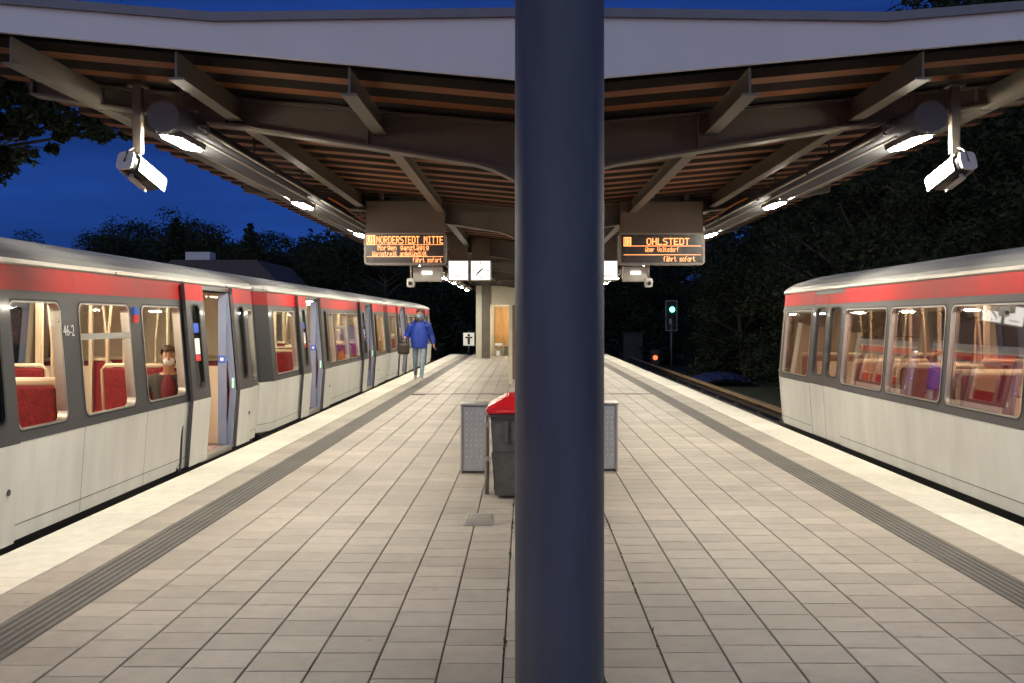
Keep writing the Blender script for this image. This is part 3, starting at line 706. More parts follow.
class Car:
    """A car in its own local frame: y along the car from 0 to L, x from the centre line."""
    def __init__(s, L, taper0=(.32, .11), taper1=(.32, .11)): s.L = L; s.t0 = taper0; s.t1 = taper1
    def shrink(s, y):
        d = 0
        if s.t0[0] and y < s.t0[0]: d = max(d, s.t0[1]*(1-y/s.t0[0]))
        if s.t1[0] and y > s.L-s.t1[0]: d = max(d, s.t1[1]*(1-(s.L-y)/s.t1[0])**1.5)
        return d
    def X(s, side, y, z, off=0): return side*(half(z)+off-s.shrink(y))
def build_car(L, near_side, segs_near, segs_far, label, group, origin, open_doors=True, cab_far=False, glassm='glass', number=None, hoppers=(), no_seat=()):
    car = Car(L, (.32, .11), (1.3, .42) if cab_far else (.32, .11))
    root = thing('train_car', label, 'train', origin, 0, group)
    W, D, RD, CR, TR, RB = 0, 1, 2, 3, 4, 5
    body = MB(); liner = MB(); IN = .075
    for side, segs in ((near_side, segs_near), (-near_side, segs_far)):
        Po = lambda y, z, s=side: (car.X(s, y, z), y, z)
        Pi = lambda y, z, s=side: (car.X(s, y, z, -IN), y, z)
        for (y0, y1, kind) in segs:
            n = max(1, int((y1-y0)/.35)) if y1 > L-1.4 and cab_far and kind == 's' else 1
            for i in range(n):
                a, b = y0+(y1-y0)*i/n, y0+(y1-y0)*(i+1)/n
                if kind == 'd': continue
                body.quad(Po(a, ZB), Po(b, ZB), Po(b, ZBELT), Po(a, ZBELT), W)
                body.quad(Po(a, ZRED), Po(b, ZRED), Po(b, ZTOP), Po(a, ZTOP), RD)
                liner.quad(Pi(a, ZB), Pi(b, ZB), Pi(b, ZBELT), Pi(a, ZBELT), 0)
                liner.quad(Pi(a, ZRED), Pi(b, ZRED), Pi(b, ZTOP), Pi(a, ZTOP), 0)
                if kind == 's':
                    body.quad(Po(a, ZBELT), Po(b, ZBELT), Po(b, ZRED), Po(a, ZRED), D)
                    liner.quad(Pi(a, ZBELT), Pi(b, ZBELT), Pi(b, ZRED), Pi(a, ZRED), 0)
            if kind == 'd':
                for yy, e in ((y0, 1), (y1, -1)):
                    for za, zb, mi in ((ZB, ZBELT, 0), (ZBELT, ZTOP, 0)):
                        liner.quad(Po(yy, za), Po(yy, zb), Pi(yy, zb), Pi(yy, za), 1)
                liner.quad(Po(y0, ZTOP), Po(y1, ZTOP), Pi(y1, ZTOP), Pi(y0, ZTOP), 1)
                body.quad(Po(y0, ZTOP-.05), Po(y1, ZTOP-.05), Po(y1, ZTOP), Po(y0, ZTOP), D)
            if kind == 'w':
                m = .055
                h = rrect(y0+m, y1-m, ZW0, ZW1, .07)
                ring_faces(body, (y0, y1, ZBELT, ZRED), h, Po, D)
                ring_faces(liner, (y0, y1, ZBELT, ZRED), h, Pi, 0)
                wm = MB()
                for p, q in zip(h, h[1:]+h[:1]):
                    wm.quad(Po(*p), Po(*q), Pi(*q), Pi(*p), 1)
                cy, cz = (y0+y1)/2, (ZW0+ZW1)/2
                def gs(p, k): return (cy+(p[0]-cy)*k[0], cz+(p[1]-cz)*k[1])
                ko = (1+.036/(y1-y0), 1+.03/.9); ki = (1-.03/(y1-y0), 1-.026/.9)
                Pp = lambda y, z, s=side: (car.X(s, y, z, .004), y, z)
                Pq = lambda y, z, s=side: (car.X(s, y, z, .007), y, z)
                for p, q in zip(h, h[1:]+h[:1]):
                    wm.quad(Pp(*gs(p, ko)), Pp(*gs(q, ko)), Pp(*gs(q, (1, 1))), Pp(*gs(p, (1, 1))), 0)
                    wm.quad(Pq(*gs(p, (1, 1))), Pq(*gs(q, (1, 1))), Pq(*gs(q, ki)), Pq(*gs(p, ki)), 1)
                if any(y0 < hp < y1 for hp in hoppers):
                    zt0, zt1 = 1.395, 1.445
                    wm.quad(Pq(y0+m, zt0), Pq(y1-m, zt0), Pq(y1-m, zt1), Pq(y0+m, zt1), 1)
                wo = wm.build('window', [M['rubber'], M['trim']], root, fixn=False)
                pm = MB(); Pg = lambda y, z, s=side: (car.X(s, y, z, -.02), y, z)
                pm.poly([Pg(*p) for p in h], 0); pm.build('pane', M[glassm], wo, fixn=False)
        # door leaves
        for (y0, y1, kind) in segs:
            if kind != 'd': continue
            op = open_doors and side == near_side
            dm = .17 if op else .09; mid = (y0+y1)/2; lw = (y1-y0)/2+.02
            for e in (-1, 1):
                if op: a, b = (y0-lw-.0, y0+.0) if e < 0 else (y1, y1+lw)
                else: a, b = (y0, mid-.004) if e < 0 else (mid+.004, y1)
                offo = .05 if op else -.004
                lf = MB(); Pl = lambda y, z, s=side, o=offo: (car.X(s, y, z, o), y, z); Pb = lambda y, z, s=side, o=offo: (car.X(s, y, z, o-.035), y, z)
                z0d, z1d = (.035, ZTOP-.005)
                for PP, cr in ((Pl, 0), (Pb, 3)):
                    lf.quad(PP(a, z0d), PP(b, z0d), PP(b, ZBELT), PP(a, ZBELT), cr or W)
                    lf.quad(PP(a, ZRED), PP(b, ZRED), PP(b, z1d), PP(a, z1d), cr or RD)
                    h = rrect(a+dm, b-dm, ZW0+.06, ZW1+.02, .07)
                    ring_faces(lf, (a, b, ZBELT, ZRED), h, PP, cr or D)
                for yy in (a, b):
                    for za, zb in ((z0d, ZBELT), (ZBELT, z1d)): lf.quad(Pl(yy, za), Pl(yy, zb), Pb(yy, zb), Pb(yy, za), D)
                for zz in (z0d, z1d): lf.quad(Pl(a, zz), Pl(b, zz), Pb(b, zz), Pb(a, zz), D)
                h = rrect(a+dm, b-dm, ZW0+.06, ZW1+.02, .07)
                for p, q in zip(h, h[1:]+h[:1]): lf.quad(Pl(*p), Pl(*q), Pb(*q), Pb(*p), 4)
                cy, cz = (a+b)/2, (ZW0+ZW1)/2+.04
                Pr = lambda y, z, s=side, o=offo: (car.X(s, y, z, o+.004), y, z)
                gs = lambda p, k: (cy+(p[0]-cy)*k[0], cz+(p[1]-cz)*k[1])
                for p, q in zip(h, h[1:]+h[:1]): lf.quad(Pr(*gs(p, (1.16, 1.045))), Pr(*gs(q, (1.16, 1.045))), Pr(*q), Pr(*p), 4)
                lo = lf.build('door_leaf', [M['white_train'], M['dark_train'], M['red_train'], M['jamb'], M['rubber']], root, fixn=False)
                pm = MB(); Pg = lambda y, z, s=side, o=offo: (car.X(s, y, z, o-.02), y, z); pm.poly([Pg(*p) for p in h], 0); pm.build('pane', M[glassm], lo, fixn=False)
                if op and e > 0:
                    k = MB(); x = car.X(side, b-.1, .40, offo); k.tube([(x, b-.12, .40), (x+side*.006, b-.12, .40)], .022, 12); k.build('door_lock', M['rubber'], lo)
                if op and e < 0:
                    st = MB(); Ps = lambda y, z, s=side, o=offo: (car.X(s, y, z, o-.012), y, z)
                    st.quad(Ps(a+.2, 1.42), Ps(b-.2, 1.42), Ps(b-.2, 1.52), Ps(a+.2, 1.52), 0); st.quad(Ps(a+.2, 1.19), Ps(b-.2, 1.19), Ps(b-.2, 1.36), Ps(a+.2, 1.36), 1); st.quad(Ps(a+.2, 1.12), Ps(b-.2, 1.12), Ps(b-.2, 1.18), Ps(a+.2, 1.18), 2)
                    st.build('sticker', [M['bluesign'], M['white_txt'], M['redsign']], lo, fixn=False)
            if op:
                # door header mechanism and green reflection strip
                hd = MB(); x0, x1 = sorted((car.X(side, mid, 1.9, -.2), car.X(side, mid, 1.9, -.05)))
                hd.box(x0, x1, y0+.02, y1-.02, ZTOP-.06, ZTOP-.005)
                for kk in range(5): hd.box(x0+.05, x1+.02 if side > 0 else x1, y0+.1+kk*.2, y0+.2+kk*.2, ZTOP-.045, ZTOP-.02, 1)
                hd.build('door_gear', [M['under'], M['trim']], root)
                jb = MB(); xa, xb = sorted((car.X(side, mid, 1, -.185), car.X(side, mid, 1, -.085)))
                jb.box(xa, xb, y1-.045, y1-.005, .06, ZTOP-.07, 0, .008)
                jo = jb.build('door_screen', M['jamb'], root)
                st = MB(); xm = (xa+xb)/2; st.quad((xm-.045, y1-.047, 1.04), (xm+.045, y1-.047, 1.04), (xm+.045, y1-.047, 1.13), (xm-.045, y1-.047, 1.13), 0); st.quad((xm-.02, y1-.048, 1.065), (xm+.02, y1-.048, 1.065), (xm+.02, y1-.048, 1.105), (xm-.02, y1-.048, 1.105), 1)
                st.build('sticker', [M['bluesign'], M['white_txt']], jo, fixn=False)
                gl = MB(); xg = car.X(side, y1, .8, -.03); gl.box(xg-.012, xg+.012, y1-.015, y1-.001, .74, .86); gl.build('door_reflection', M['greenglow'], root)  # glowing strip standing in for green glass reflections at the door edge
                sl = MB(); xa, xb = sorted((car.X(side, mid, ZB, -.1), car.X(side, mid, ZB, .0))); sl.box(xa, xb, y0, y1, .0, .056); sl.build('door_sill', M['trim'], root)
    # ends
    for yy, s in ((0, -1), (L, 1)):
        E = lambda x, z: (x, yy, z); k = car.shrink(yy)
        for za, zb, mi in ((ZB, ZBELT, W), (ZBELT, ZRED, D), (ZRED, ZTOP, RD)):
            ha, hb = half(za)-k, half(zb)-k
            body.quad(E(-ha, za), E(ha, za), E(hb, zb), E(-hb, zb), mi)
            ya = yy-s*.07
            liner.quad((-ha+.05, ya, za), (ha-.05, ya, za), (hb-.05, ya, zb), (-hb+.05, ya, zb), 0)
        if cab_far and s > 0:
            wn = MB(); wn.quad((-.75, yy+.006, .8), (.75, yy+.006, .8), (.7, yy+.006, 1.7), (-.7, yy+.006, 1.7), 0); wn.build('windscreen', M['winpane'], root, fixn=False)
            for sx in (-.65, .65):
                hl = MB(); hl.tube([(sx, yy, .45), (sx, yy+.03, .45)], .09, 16); hl.build('headlight', M['trim'], root)
        else:
            gw = MB(); gw.quad((-.4, yy+s*.006, .06), (.4, yy+s*.006, .06), (.4, yy+s*.006, 1.85), (-.4, yy+s*.006, 1.85), 0); gw.build('end_door', M['dark_train'], root, fixn=False)
    for side, segs in ((near_side, segs_near), (-near_side, segs_far)):
        Pz = lambda y, z, s=side: (car.X(s, y, z, .0025), y, z)
        for (y0, y1, kind) in segs:
            if kind == 'd': continue
            if .3 < y0 < L-1.3 and y1-y0 > .5 and not cab_far:
                for (za, zb) in ((ZB+.01, ZBELT), (ZRED, ZTOP-.01)): body.quad(Pz(y0+.02, za), Pz(y0+.026, za), Pz(y0+.026, zb), Pz(y0+.02, zb), 3)
            body.quad(Pz(y0, .135), Pz(y1, .135), Pz(y1, .141), Pz(y0, .141), 3); body.quad(Pz(y0, ZBELT-.004), Pz(y1, ZBELT-.004), Pz(y1, ZBELT+.004), Pz(y0, ZBELT+.004), 3); body.quad(Pz(y0, ZRED-.004), Pz(y1, ZRED-.004), Pz(y1, ZRED+.004), Pz(y0, ZRED+.004), 3)
    body.build('body', [M['white_train'], M['dark_train'], M['red_train'], M['bellows']], root, fixn=False)
    liner.build('lining', [M['cream'], M['jamb']], root, fixn=False)
    # roof shell
    rf = MB(); prof = [(1.225, ZTOP), (1.235, 1.955), (1.232, 1.985), (1.19, 2.03), (1.05, 2.105), (.75, 2.19), (.4, 2.25), (0, 2.275)]
    full = prof+[(-x, z) for x, z in prof[-2::-1]]
    ysr = [0, .32]+[L*i/8 for i in range(1, 8)]+([L-1.3, L-.9, L-.5, L-.2, L] if cab_far else [L-.32, L])
    ysr = sorted(set(ysr))
    def rp(x, z, y):
        k = car.shrink(y); zz = z
        if cab_far and y > L-1.0: zz = ZTOP+(z-ZTOP)*(1-.55*((y-L+1.0)/1.0)**2)
        return (x*(1.235-k)/1.235, y, zz)
    for a, b in zip(ysr, ysr[1:]):
        for i, (p, q) in enumerate(zip(full, full[1:])):
            rf.quad(rp(*p, a), rp(*q, a), rp(*q, b), rp(*p, b), 1 if i in (0, 1, len(full)-3, len(full)-2) else 0, 2 < i < len(full)-4)
    for yy in (0, L): rf.poly([rp(*p, yy) for p in full], 0)
    for k in range(int(L/1.2)):
        if cab_far and .6+k*1.2 > L-1.6: continue
        rf.box(-.9, .9, .6+k*1.2, .62+k*1.2, 2.14, 2.155, 0)
    rf.build('roof', [M['roof_train'], M['trim']], root, fixn=False)
    fl = MB(); ey = .45 if cab_far else .1
    fl.box(-1.19, 1.19, .1, L-ey-.8*(cab_far), .0, .05); fl.build('floor', M['trainfloor'], root)
    ce = MB(); ce.box(-1.12, 1.12, .1, L-ey-.8*(cab_far), 1.95, 1.962); ce.build('ceiling', M['cream'], root)
    for sx in (-.38, .38):
        li = MB(); y = .4
        while y < L-1.6: li.box(sx-.05, sx+.05, y, y+1.3, 1.925, 1.948); y += 1.45
        li.build('ceiling_light', M['trainlight'], root)
    un = MB(); un.box(-1.2, 1.2, .15, L-.15-.6*cab_far, -.16, -.002)
    for k in range(3): un.box(-.9, .9, 3.6+k*1.7, 4.9+k*1.7, -.6, -.16)
    un.build('underframe', M['under'], root)
    for yb in (1.6, L-1.9):
        bo = MB(); bo.box(-1.0, 1.0, yb-1.0, yb+1.0, -.68, -.45)
        bg_ = bo.build('bogie', M['under'], root)
        for dy in (-.75, .75):
            for sx in (-.745, .745):
                wb = MB(); wb.tube([(sx-.06, yb+dy, -.55), (sx+.06, yb+dy, -.55)], .40, 20); wb.build('wheel', M['rail'], bg_)
    # seats: benches with cream tube frames, facing pairs
    doors = [(a, b) for (a, b, k) in segs_near if k == 'd']
    spots = []
    bounds = [.15]+[v for d in doors for v in d]+[L-.15-(1.6 if cab_far else 0)]
    for i in range(0, len(bounds), 2):
        a, b = bounds[i]+.12, bounds[i+1]-.12; n = max(1, round((b-a)/1.7)); p = (b-a)/n
        if b-a < .9:
            if b-a > .5: spots.append((b-.05, -1))
            continue
        for k in range(n): spots.append((a+k*p+.05, 1)); spots.append((a+(k+1)*p-.05, -1))
    cache = {}
    for (y, f) in spots:
        for sx in (-1, 1):
            if any(abs(y-q) < .2 and sx == near_side for q in no_seat): continue
            key = (f, sx)
            if key not in cache:
                cu = MB(); cu.box(-.44, .44, min(0, f*.45), max(0, f*.45), .36, .46, 0, .03)
                bk = MB(); mt = Matrix.Rotation(R(-f*6), 4, 'X'); bk.box(-.44, .44, -.025, .025, .40, 1.04, 0, .02, mt)
                fr = MB()
                pts = [(-.46, 0, .1), (-.46, 0, 1.02), (-.42, 0, 1.07), (.42, 0, 1.07), (.46, 0, 1.02), (.46, 0, .1)]
                fr.tube([tuple(mt @ Vector(p)) for p in pts], .022, 8); fr.tube([(-sx*.46, -.03*f, .1), (-sx*.46, -.03*f, 1.3), (-sx*.40, -.03*f, 1.95)], .016, 8); fr.box(-.3, -.26, min(0, f*.4), max(0, f*.4), .05, .36); fr.box(.26, .3, min(0, f*.4), max(0, f*.4), .05, .36)
                co = cu.build('seat', M['seat_red'], root); bo = bk.build('backrest', M['seat_red'], co); fo = fr.build('seat_frame', M['seat_frame'], co)
                cache[key] = co
            else: co = copy_tree(cache[key], root)
            co.location = (sx*.76, y, .01)
    # grab poles
    for (a, b) in doors:
        gp = MB()
        for sx in (-.55, .55):
            for yy in (a+.15, b-.15): gp.tube([(sx, yy, .05), (sx, yy, 1.95)], .017, 8)
        gp.tube([(near_side*.9, a-.05, .9), (near_side*1.18, a-.05, .9)], .015, 8); gp.tube([(near_side*.55, a-.06, .05), (near_side*.55, a-.06, 1.95)], .017, 8)
        gp.build('grab_pole', M['seat_frame'], root)
        for yy in (a-.1, b+.1):
            for sx in (-1, 1):
                ds = MB(); ds.box(min(sx*.45, sx*1.18), max(sx*.45, sx*1.18), yy-.012, yy+.012, .06, 1.0); ds.box(min(sx*.45, sx*.49), max(sx*.45, sx*.49), yy-.02, yy+.02, .06, 1.95); ds.build('draught_screen', M['cream'], root)
                dg = MB(); dg.box(min(sx*.5, sx*1.15), max(sx*.5, sx*1.15), yy-.004, yy+.004, 1.0, 1.85); dg.build('screen_glass', M['glass'], root)
    if number:
        yn, zn, txt = number
        cu = bpy.data.curves.new('car_number', 'FONT'); cu.body = txt; cu.size = .125; cu.extrude = .0005
        tmp = bpy.data.objects.new('tmp', cu); COL.objects.link(tmp); bpy.context.view_layer.update()
        me = bpy.data.meshes.new_from_object(tmp.evaluated_get(bpy.context.evaluated_depsgraph_get()))
        COL.objects.unlink(tmp); bpy.data.objects.remove(tmp)
        me.materials.clear(); me.materials.append(M['white_txt'])
        me.transform(Matrix.Scale(.82, 4, (1, 0, 0)))
        o = bpy.data.objects.new('car_number', me); COL.objects.link(o); o.parent = root
        tilt = math.atan(.10/(ZTOP-ZBELT))
        o.rotation_euler = (Matrix.Rotation(R(90), 3, 'Z') @ Matrix.Rotation(R(90)-tilt, 3, 'X')).to_euler()
        o.location = (car.X(1, yn, zn, .006), yn, zn)
    return root

LC = 11.85
S1 = [(0, .4, 's'), (.4, 1.8, 'w'), (1.8, 3.0, 'w'), (3.0, 3.65, 's'), (3.65, 4.75, 'd'), (4.75, 5.33, 's'), (5.33, 6.20, 'w'), (6.20, 6.40, 's'), (6.40, 7.52, 'w'), (7.52, 7.70, 's'), (7.70, 8.83, 'w'), (8.83, 9.42, 's'), (9.42, 10.53, 'd'), (10.53, 11.0, 's'), (11.0, 11.53, 'w'), (11.53, LC, 's')]
S2 = [(0, .32, 's'), (.32, .48, 's'), (.48, 1.9, 'w'), (1.9, 2.55, 's'), (2.55, 3.65, 'd'), (3.65, 4.2, 's'), (4.2, 4.95, 'w'), (4.95, 6.35, 'w'), (6.35, 7.6, 'w'), (7.6, 8.35, 's'), (8.35, 9.45, 'd'), (9.45, 10.0, 's'), (10.0, 11.4, 'w'), (11.4, LC-.32, 's'), (LC-.32, LC, 's')]
XT = -4.80
def far(segs):
    out = []
    for a, b, k in segs:
        if k == 'w': q = (b-a)*.09; out += [(a, a+q, 's'), (a+q, b-q, 'w'), (b-q, b, 's')]
        else: out.append((a, b, k))
    return out
car1 = build_car(LC, 1, S1, far(S1), 'nearest red and white train car at the left platform edge, marked 46-2', 'cars of the left train', (XT, 1.45, 0), number=(6.17, 1.43, '46-2'), hoppers=(6.9,), no_seat=(7.8,))
car2 = build_car(LC, 1, S2, far(S2), 'middle red and white car of the standing left train, doors open', 'cars of the left train', (XT, 13.45, 0), hoppers=(5.6,))
car3 = copy_tree(car2); car3.location = (XT, 25.42, 0); car3['label'] = 'farthest red and white car of the left train, behind the walker in blue'
for o, y in ((car1, LC), (car2, LC)):
    g = MB()
    for k in range(3): g.box(-.95, .95, y+.005+k*.05, y+.04+k*.05, .05, 1.95)
    g.build('bellows', M['bellows'], o)
# small mark lights beside the door of the nearest car
g = MB(); x = half(1.6)+.006
g.box(x-.01, x+.012, 7.56, 7.66, 1.60, 1.67, 0, .004); g.box(x-.01, x+.012, 7.56, 7.66, 1.53, 1.60, 1, .004); o = g.build('side_lamp', [M['bluesign'], M['redsign']], car1)
LR = 12.0
S3 = [(0, .32, 's'), (.32, .5, 's'), (.5, 2.15, 'w'), (2.15, 2.2, 's'), (2.2, 3.4, 'd'), (3.4, 3.45, 's'), (3.45, 4.95, 'w'), (4.95, 6.45, 'w'), (6.45, 7.95, 'w'), (7.95, 8.0, 's'), (8.0, 9.2, 'd'), (9.2, 9.25, 's'), (9.25, 10.68, 'w'), (10.68, 11.3, 'w'), (11.3, LR, 's')]
build_car(LR, -1, S3, far(S3), 'red and white train car passing at the right platform edge', 'cars of the right train', (5.12, 4.15, 0), open_doors=False, cab_far=True, glassm='glass_dark', hoppers=())

# ---------------------------------------------------------------- track side things
for x, wd in ((6.55, 'right'), (-6.25, 'left')):
    t = thing('power_rail', f'brown covered power rail along the {wd} track', 'power rail', (x, 0, -1.1))
    g = MB(); g.box(-.11, .11, -15, 135, .33, .37, 0); g.box(.09, .11, -15, 135, .2, .33, 0); g.build('cover_board', M['cover'], t)
    g = MB(); g.box(-.05, .03, -15, 135, .14, .24); g.build('conductor_rail', M['rail'], t)
    g = MB(); g.box(.0, .1, 0, .1, -.15, .33); bk = g.build('bracket', M['fence'], t); bk.location = (0, -14, 0)
    for k in range(1, 40):
        c = bk.copy(); COL.objects.link(c); c.parent = t; c.location = (0, -14+k*3, 0)
t = thing('track_signal', 'tall track signal showing one green light', 'signal', (8.35, 57, -1.2))
g = MB(); g.tube([(0, 0, 0), (0, 0, 2.6)], .06, 10); g.build('mast', M['fence'], t)
g = MB(); g.box(-.30, .30, 0, .2, 2.2, 3.85, 0, .02); g.build('signal_head', M['black'], t)
g = MB()
for (a, b, c, d) in ((-.33, .33, 3.86, 3.89), (-.33, .33, 2.16, 2.19), (-.33, -.30, 2.19, 3.86), (.30, .33, 2.19, 3.86)): g.box(a, b, -.01, .02, c, d)
g.box(-.12, .02, -.01, -.002, 2.55, 2.85); g.build('border', M['sigwhite'], t)
g = MB(); g.tube([(.04, -.05, 3.38), (.04, 0, 3.38)], .15, 20); g.build('green_lens', M['siggreen'], t)
t = thing('shunting_signal', 'low track signal with an orange light right of the platform end', 'signal', (7.1, 54.5, -1.2))
g = MB(); g.box(-.25, .25, 0, .3, .3, 1.15, 0, .03); g.tube([(0, .15, 0), (0, .15, .3)], .05, 8); g.build('signal_case', M['black'], t)
g = MB(); g.tube([(0, -.04, .72), (0, 0, .72)], .13, 20); g.build('orange_lens', M['sigorange'], t)
t = thing('track_fence', 'low steel railing beside the right track near the signals', 'fence', (8.2, 48, -1.2))
g = MB()
for k in range(9): g.tube([(k*.45, k*.1, 0), (k*.45, k*.1, .95)], .025, 6)
g.build('post', M['fence'], t)
g = MB()
for z in (.45, .93): g.tube([(0, 0, z), (3.6, .8, z)], .022, 6)
g.build('rail', M['fence'], t)
t = thing('equipment_cabinet', 'grey trackside cabinet behind the orange signal', 'cabinet', (6.7, 62, -1.2))
g = MB(); g.box(-.6, .6, 0, .6, .1, 1.9, 0, .02); g.build('cabinet_body', M['cabinet'], t); g = MB(); g.box(-.66, .66, -.06, .66, 1.9, 1.98); g.build('cabinet_roof', M['cabinet'], t)
g = MB()
nx, ny = 14, 8
def bp(i, j):
    x, y = i/nx*2-1, j/ny*2-1; r = max(0, 1-(x*x+y*y)*.5)
    return (8.6+x*1.2, 44+y*1.4, -1.28+.6*r**.8*(.9+.1*math.sin(i*2.1+j*1.3)))
for i in range(nx):
    for j in range(ny): g.quad(bp(i, j), bp(i+1, j), bp(i+1, j+1), bp(i, j+1), 0, True)
tag(g.build('tarpaulin', M['bluetarp']), 'dark blue tarpaulin over a heap beside the right track', 'tarpaulin')

# ---------------------------------------------------------------- house behind the left train
t = thing('house', 'pale low house with a chimney behind the left train', 'house', (-16.2, 52, -1.3))
g = MB(); g.box(-3.2, 3.2, 0, 7, 0, 4.7); g.build('wall', M['house_wall'], t)
g = MB(); g.prism([(-3.5, 4.7), (3.5, 4.7), (2.2, 6.0), (-2.2, 6.0)], -.3, 7.3); ro = g.build('roof', M['house_roof'], t)
g = MB(); g.box(-1.9, -.6, 1, 2, 5.2, 6.5); g.build('chimney', M['house_wall'], ro)
for k in (-1.8, 0, 1.8):
    g = MB(); g.box(k-.5, k+.5, -.03, .02, 3.0, 4.1); g.build('window', M['winpane'], t)

# ---------------------------------------------------------------- trees
def limb(g, a, b, r0, r1, n=6, bend=.15):
    a, b = Vector(a), Vector(b); pts = []; d = (b-a).length
    o = Vector((random.uniform(-1, 1), random.uniform(-1, 1), random.uniform(-.3, .6)))*d*bend
    for i in range(n+1):
        t = i/n; pts.append(a.lerp(b, t)+o*math.sin(math.pi*t))
    g.tube(pts, r0, 7, 0, True, [r0+(r1-r0)*i/n for i in range(n+1)])
    return pts
def leafclump(g, c, r, n, size, flat=.7):
    c = Vector(c)
    for _ in range(n):
        d = Vector((random.gauss(0, 1), random.gauss(0, 1), random.gauss(0, 1)*flat)); d = d.normalized()*r*random.random()**.45
        p = c+Vector((d.x, d.y, d.z*flat)); s = size*random.uniform(.6, 1.3)
        a = Vector((random.gauss(0, 1), random.gauss(0, 1), random.gauss(0, 1)*.6)).normalized(); b = a.cross(Vector((random.gauss(0, 1), random.gauss(0, 1), random.gauss(0, 1)))).normalized()
        g.quad(p-a*s, p-b*s*.42, p+a*s, p+b*s*.42, 0, False)
def make_tree(h, cr, nb, ncl, leaves, size, leafm, conical=False):
    t = thing('tree', 'x', 'tree')
    tr = MB(); cw = MB()
    limb(tr, (0, 0, 0), (random.uniform(-.3, .3), random.uniform(-.3, .3), h*.8), h*.026, h*.007, 8, .03)
    for k in range(nb):
        z0 = h*random.uniform(.22, .7); a = k*2.4+random.uniform(-.4, .4)
        if conical: rr = cr*(1-z0/h)*1.1; z1 = z0+.05*h
        else: rr = cr*random.uniform(.55, .95)*math.sin(math.pi*min(.95, (z0/h)*.8+.25)); z1 = min(h*.95, z0+h*random.uniform(.12, .28))
        e = (rr*math.cos(a), rr*math.sin(a), z1)
        pts = limb(tr, (0, 0, z0), e, h*.009, h*.002, 5, .1)
        for q in range(ncl):
            p = pts[-1-int(random.random()*3)]; cs = cr*random.uniform(.17, .32)
            off = Vector((random.gauss(0, 1), random.gauss(0, 1), random.gauss(0, .8)))*cr*.14
            leafclump(cw, p+off, cs, leaves, size)
    if conical:
        for q in range(14): zq = .72+.27*q/13; leafclump(cw, (random.gauss(0, .03)*cr, random.gauss(0, .03)*cr, h*zq), cr*(.34-.30*(zq-.72)/.27), leaves, size)
    else:
        for q in range(ncl*2): leafclump(cw, (random.gauss(0, .12)*cr, random.gauss(0, .12)*cr, h*random.uniform(.72, .93)), cr*random.uniform(.15, .25), leaves, size)
    tr.build('trunk', M['bark'], t); cw.build('crown', leafm, t, fixn=False)
    return t
VAR = [make_tree(9.0, 3.8, 20, 4, 120, .105, M['leaf_a']), make_tree(11.0, 4.6, 22, 4, 120, .12, M['leaf_b']), make_tree(7.5, 2.6, 24, 4, 100, .10, M['leaf_b'], True), make_tree(14.0, 5.6, 26, 5, 130, .14, M['leaf_a'])]
used = [False]*4
def place(v, x, y, sc_, label, group, rz=None):
    if used[v]: o = copy_tree(VAR[v])
    else: o = VAR[v]; used[v] = True
    o.location = (x, y, -1.3); o.rotation_euler = (0, 0, random.random()*6.28 if rz is None else rz); o.scale = (sc_, sc_, sc_*random.uniform(.93, 1.07))
    tag(o, label, 'tree', group)
GL = 'trees on the skyline behind the left train'
def px(x, Y): return (x-525.5)/996*Y
def hs(v, ytop, Y): return (((320.5-ytop)/996*Y)+1.55+1.3)/[9.0, 11.0, 7.5, 14.0][v]
left = [(0, 48, 228, 48, 'small round bushy tree, leftmost on the skyline above the left train'),
        (1, 118, 217, 58, 'broad dark tree left of the pointed one on the skyline'),
        (2, 176, 208, 60, 'pointed tree standing tallest on the skyline above the left train'),
        (0, 213, 220, 62, 'tree just right of the pointed one on the skyline'),
        (2, 250, 216, 64, 'slim pointed tree above the pale house'),
        (1, 282, 246, 66, 'low tree right of the pale house on the skyline'),
        (3, 350, 226, 62, 'big dark tree behind the far end of the left train, near the displays')]
for (v, x, yt, Y, lb) in left: place(v, px(x, Y), Y, hs(v, yt, Y), lb, GL)
for (v, x, yt, Y) in ((1, 95, 222, 72), (1, 140, 218, 76), (0, 160, 226, 64), (1, 195, 216, 78), (0, 235, 226, 70), (1, 265, 220, 80), (1, 300, 240, 84), (1, 80, 240, 66), (1, 150, 236, 70), (0, 230, 240, 72), (1, 20, 255, 60), (0, 310, 238, 74), (1, -60, 240, 60)):
    place(v, px(x, Y), Y, hs(v, yt, Y), 'dark filler tree low on the skyline behind the left train', 'low trees behind the left train')
GC = 'dark trees closing the view beyond the platform end'
for (v, x, yt, Y) in ((1, 400, 200, 75), (3, 440, 190, 85), (1, 500, 210, 80), (3, 560, 190, 88), (1, 610, 190, 82), (3, 660, 170, 78), (1, 385, 235, 60), (0, 640, 250, 68), (0, 470, 250, 72), (1, 550, 240, 70)):
    place(v, px(x, Y), Y, hs(v, yt, Y), 'dark leafy tree in the black wood beyond the platform end', GC)
GR = 'tall dark trees behind the right track'
for (v, x, yt, Y) in ((3, 720, 110, 62), (1, 760, 90, 50), (3, 840, 40, 46), (3, 905, -20, 38), (1, 960, -10, 34), (3, 1010, -40, 30), (3, 1090, -60, 26), (1, 870, 90, 30), (0, 940, 160, 24), (0, 1040, 150, 20), (0, 800, 200, 36), (0, 735, 240, 46), (0, 700, 270, 58), (1, 820, 130, 40), (3, 990, 60, 24), (0, 880, 230, 26), (1, 780, 150, 44)):
    place(v, px(x, Y)+.5, Y, hs(v, yt, Y), 'tall dark tree in the black mass behind the right track', GR)
